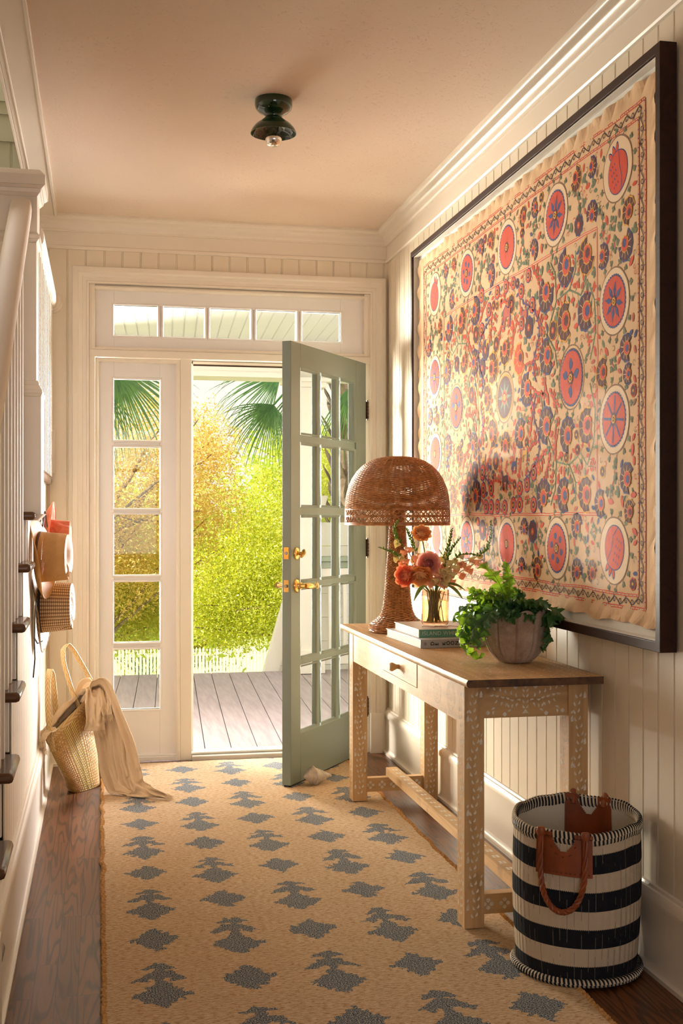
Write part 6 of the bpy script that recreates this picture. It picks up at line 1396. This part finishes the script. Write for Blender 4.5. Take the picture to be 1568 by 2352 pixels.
for k, (x, lab) in enumerate(((-11, 'leftmost far tree on the skyline'), (0, 'far tree on the skyline behind the sidelight'), (10.5, 'far tree on the skyline behind the doorway'), (21, 'rightmost far tree on the skyline'))):
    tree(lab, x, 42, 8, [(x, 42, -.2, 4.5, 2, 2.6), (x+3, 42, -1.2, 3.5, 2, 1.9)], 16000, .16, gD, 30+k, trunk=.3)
def bush(label, x, y, z, rx, ry, rz, n, size, mat, seed):
    t = thing('garden_shrub', label, 'shrub', (x, y, GZ), group='shrubs along the fence'); leaves('foliage', t, mat, [(0, 0, z-GZ, rx, ry, rz), (rx*.5, .2, z-GZ-.3, rx*.6, ry*.7, rz*.7)], n, size, seed)
    mb = MB()
    for k in range(6): mb.tube([(x+.05*k-.15, y, GZ), (x+(k-3)*rx*.2, y, GZ+.8), (x+(k-3)*rx*.3, y, z)], [.03, .02, .01], 6)
    mb.build('shrub_stems', M['bark'], t)
bush('rounded shrub behind the fence below the amber tree', 1.4, 29.5, -1.6, 2.0, 1.0, .9, 11000, .06, gC, 41); bush('rounded shrub behind the fence below the lime tree', 6.2, 29.5, -1.5, 2.4, 1.0, .9, 12000, .06, gD, 43)
bush('low shrub in front of the fence at the left', -2.6, 23, -1.9, 1.6, .9, .8, 8000, .05, gA, 45); bush('low shrub in front of the fence at the right', 8.0, 23.5, -1.9, 1.8, .9, .9, 8000, .05, gC, 47)
# cabbage palm with fan fronds hanging across the top of the view
pl = thing('cabbage_palm', 'cabbage palm with a rough booted trunk and drooping fan fronds', 'palm tree', (2.42, 11.4, GZ))
mb = MB(); mb.tube([(2.42+.03*math.sin(k), 11.4, GZ+k*.62) for k in range(10)], [.15, .14, .14, .14, .14, .145, .15, .16, .17, .15], 14); mb.build('trunk', M['bark'], pl)
bootm = pm('palm_boot', '#8a7a62', '#5a4a3a', 10, rough=.9)
for k in range(46):
    a = k*2.4; z = 1.1+k*.037; c_ = Vector((math.cos(a), math.sin(a), 0)); p = Vector((2.42, 11.4, z-.25))+c_*.13; sd = Vector((-math.sin(a), math.cos(a), 0))
    mb = MB(); mb.add([p-sd*.06, p+sd*.06, p+c_*.10+sd*.035+Vector((0, 0, .22)), p+c_*.13+Vector((0, 0, .30)), p+c_*.10-sd*.035+Vector((0, 0, .22)), p-sd*.06-c_*.02+Vector((0, 0, .02)), p+c_*.06+Vector((0, 0, .20))], [(0, 1, 2, 6), (6, 2, 3), (6, 3, 4), (0, 6, 4, 5)]); mb.build('leaf_boot', bootm, pl)
M['palm'] = foliage_mat('palm_frond', ['#20421f', '#2f5a2a', '#466e34', '#2a4f28'], '#86a832', .22)
def fan(label, centre, axis, nrm, R0, span, n, seed, stalk):
    rn = random.Random(seed); c = Vector(centre); ax = Vector(axis).normalized(); nr = Vector(nrm).normalized(); nr = (nr-ax*nr.dot(ax)).normalized(); sd = ax.cross(nr); mb = MB()
    for k in range(n):
        a = -span+2*span*k/(n-1); d = ax*math.cos(a)+sd*math.sin(a); L = R0*(1-.22*abs(a/span))*rn.uniform(.92, 1.06); w0 = R0*span/n*.9; fold = nr*((-1)**k)*.004
        kr = rn.uniform(.6, 2.0); p, q = [], 14; pp_ = c.copy(); dr = d.copy(); W_ = []
        for s in range(q+1):
            f = s/q; p.append(pp_.copy()); W_.append(w0*(.15+2.6*f if f < .22 else .72*max(0, 1-(f-.22)/.78)**.8)*.5+.0008); dr = (dr+Vector((0, 0, -.012-.13*f*f))*kr).normalized(); pp_ = pp_+dr*L/q
        w2 = d.cross(nr).normalized()
        for s in range(q): mb.add([p[s]-w2*W_[s], p[s]+nr*W_[s]*.5, p[s]+w2*W_[s], p[s+1]+w2*W_[s+1], p[s+1]+nr*W_[s+1]*.5, p[s+1]-w2*W_[s+1]], [(0, 1, 4, 5), (1, 2, 3, 4)])
    mb.tube([Vector(stalk), Vector(stalk).lerp(c, .5)+Vector((0, 0, .12)), c], [.016, .012, .010], 7)
    mb.build('fan_frond', M['palm'], pl, angle=80)
crown_ = (2.42, 11.4, 2.95)
fan('a', (1.60, 10.9, 2.30), (-.45, -.05, -.85), (.2, -1, .25), .66, 1.15, 38, 1, crown_)
fan('b', (1.70, 11.1, 2.62), (-.85, -.1, -.5), (-.1, -1, .3), .85, .75, 28, 2, crown_)
fan('c', (1.95, 11.5, 2.55), (-.05, .1, -.95), (.1, -.9, .2), .80, .8, 30, 3, crown_)
fan('d', (2.35, 10.9, 2.5), (.35, -.2, -.9), (.1, -1, .1), .9, 1.1, 36, 4, crown_)
fan('e', (3.1, 11.3, 2.8), (.9, 0, -.5), (.1, -1, .3), .9, 1.2, 36, 5, crown_)
pl2 = thing('cabbage_palm', 'second palm whose folded fan frond crosses the top of the sidelight', 'palm tree', (-.75, 11.3, GZ)); pl = pl2
mb = MB(); mb.tube([(-.75, 11.3, GZ+k*.62) for k in range(10)], [.15]*10, 14); mb.build('trunk', M['bark'], pl2)
crown_ = (-.75, 11.3, 3.1)
fan('a', (.12, 10.8, 2.62), (.68, 0, -.75), (-.35, -1, .4), 1.05, .85, 34, 6, crown_)
fan('b', (-.05, 10.8, 2.55), (.25, 0, -.95), (.5, -1, 0), .95, .55, 20, 7, crown_)
fan('c', (-1.5, 11.2, 2.7), (-.7, 0, -.7), (0, -1, .3), .95, 1.1, 30, 8, crown_)
pl3 = thing('cabbage_palm', 'young low palm on the lawn seen through the lower sidelight pane', 'palm tree', (1.0, 27.2, GZ)); pl = pl3
for k in range(11):
    a = PI*(.08+.84*k/10); fan('s', (1.0+.7*math.cos(a), 27, GZ+1.3+.6*math.sin(a)), (math.cos(a), -.1, math.sin(a)*.8), (.1, -1, .2), .7, .9, 16, 60+k, (1.0, 27.2, GZ+.2))
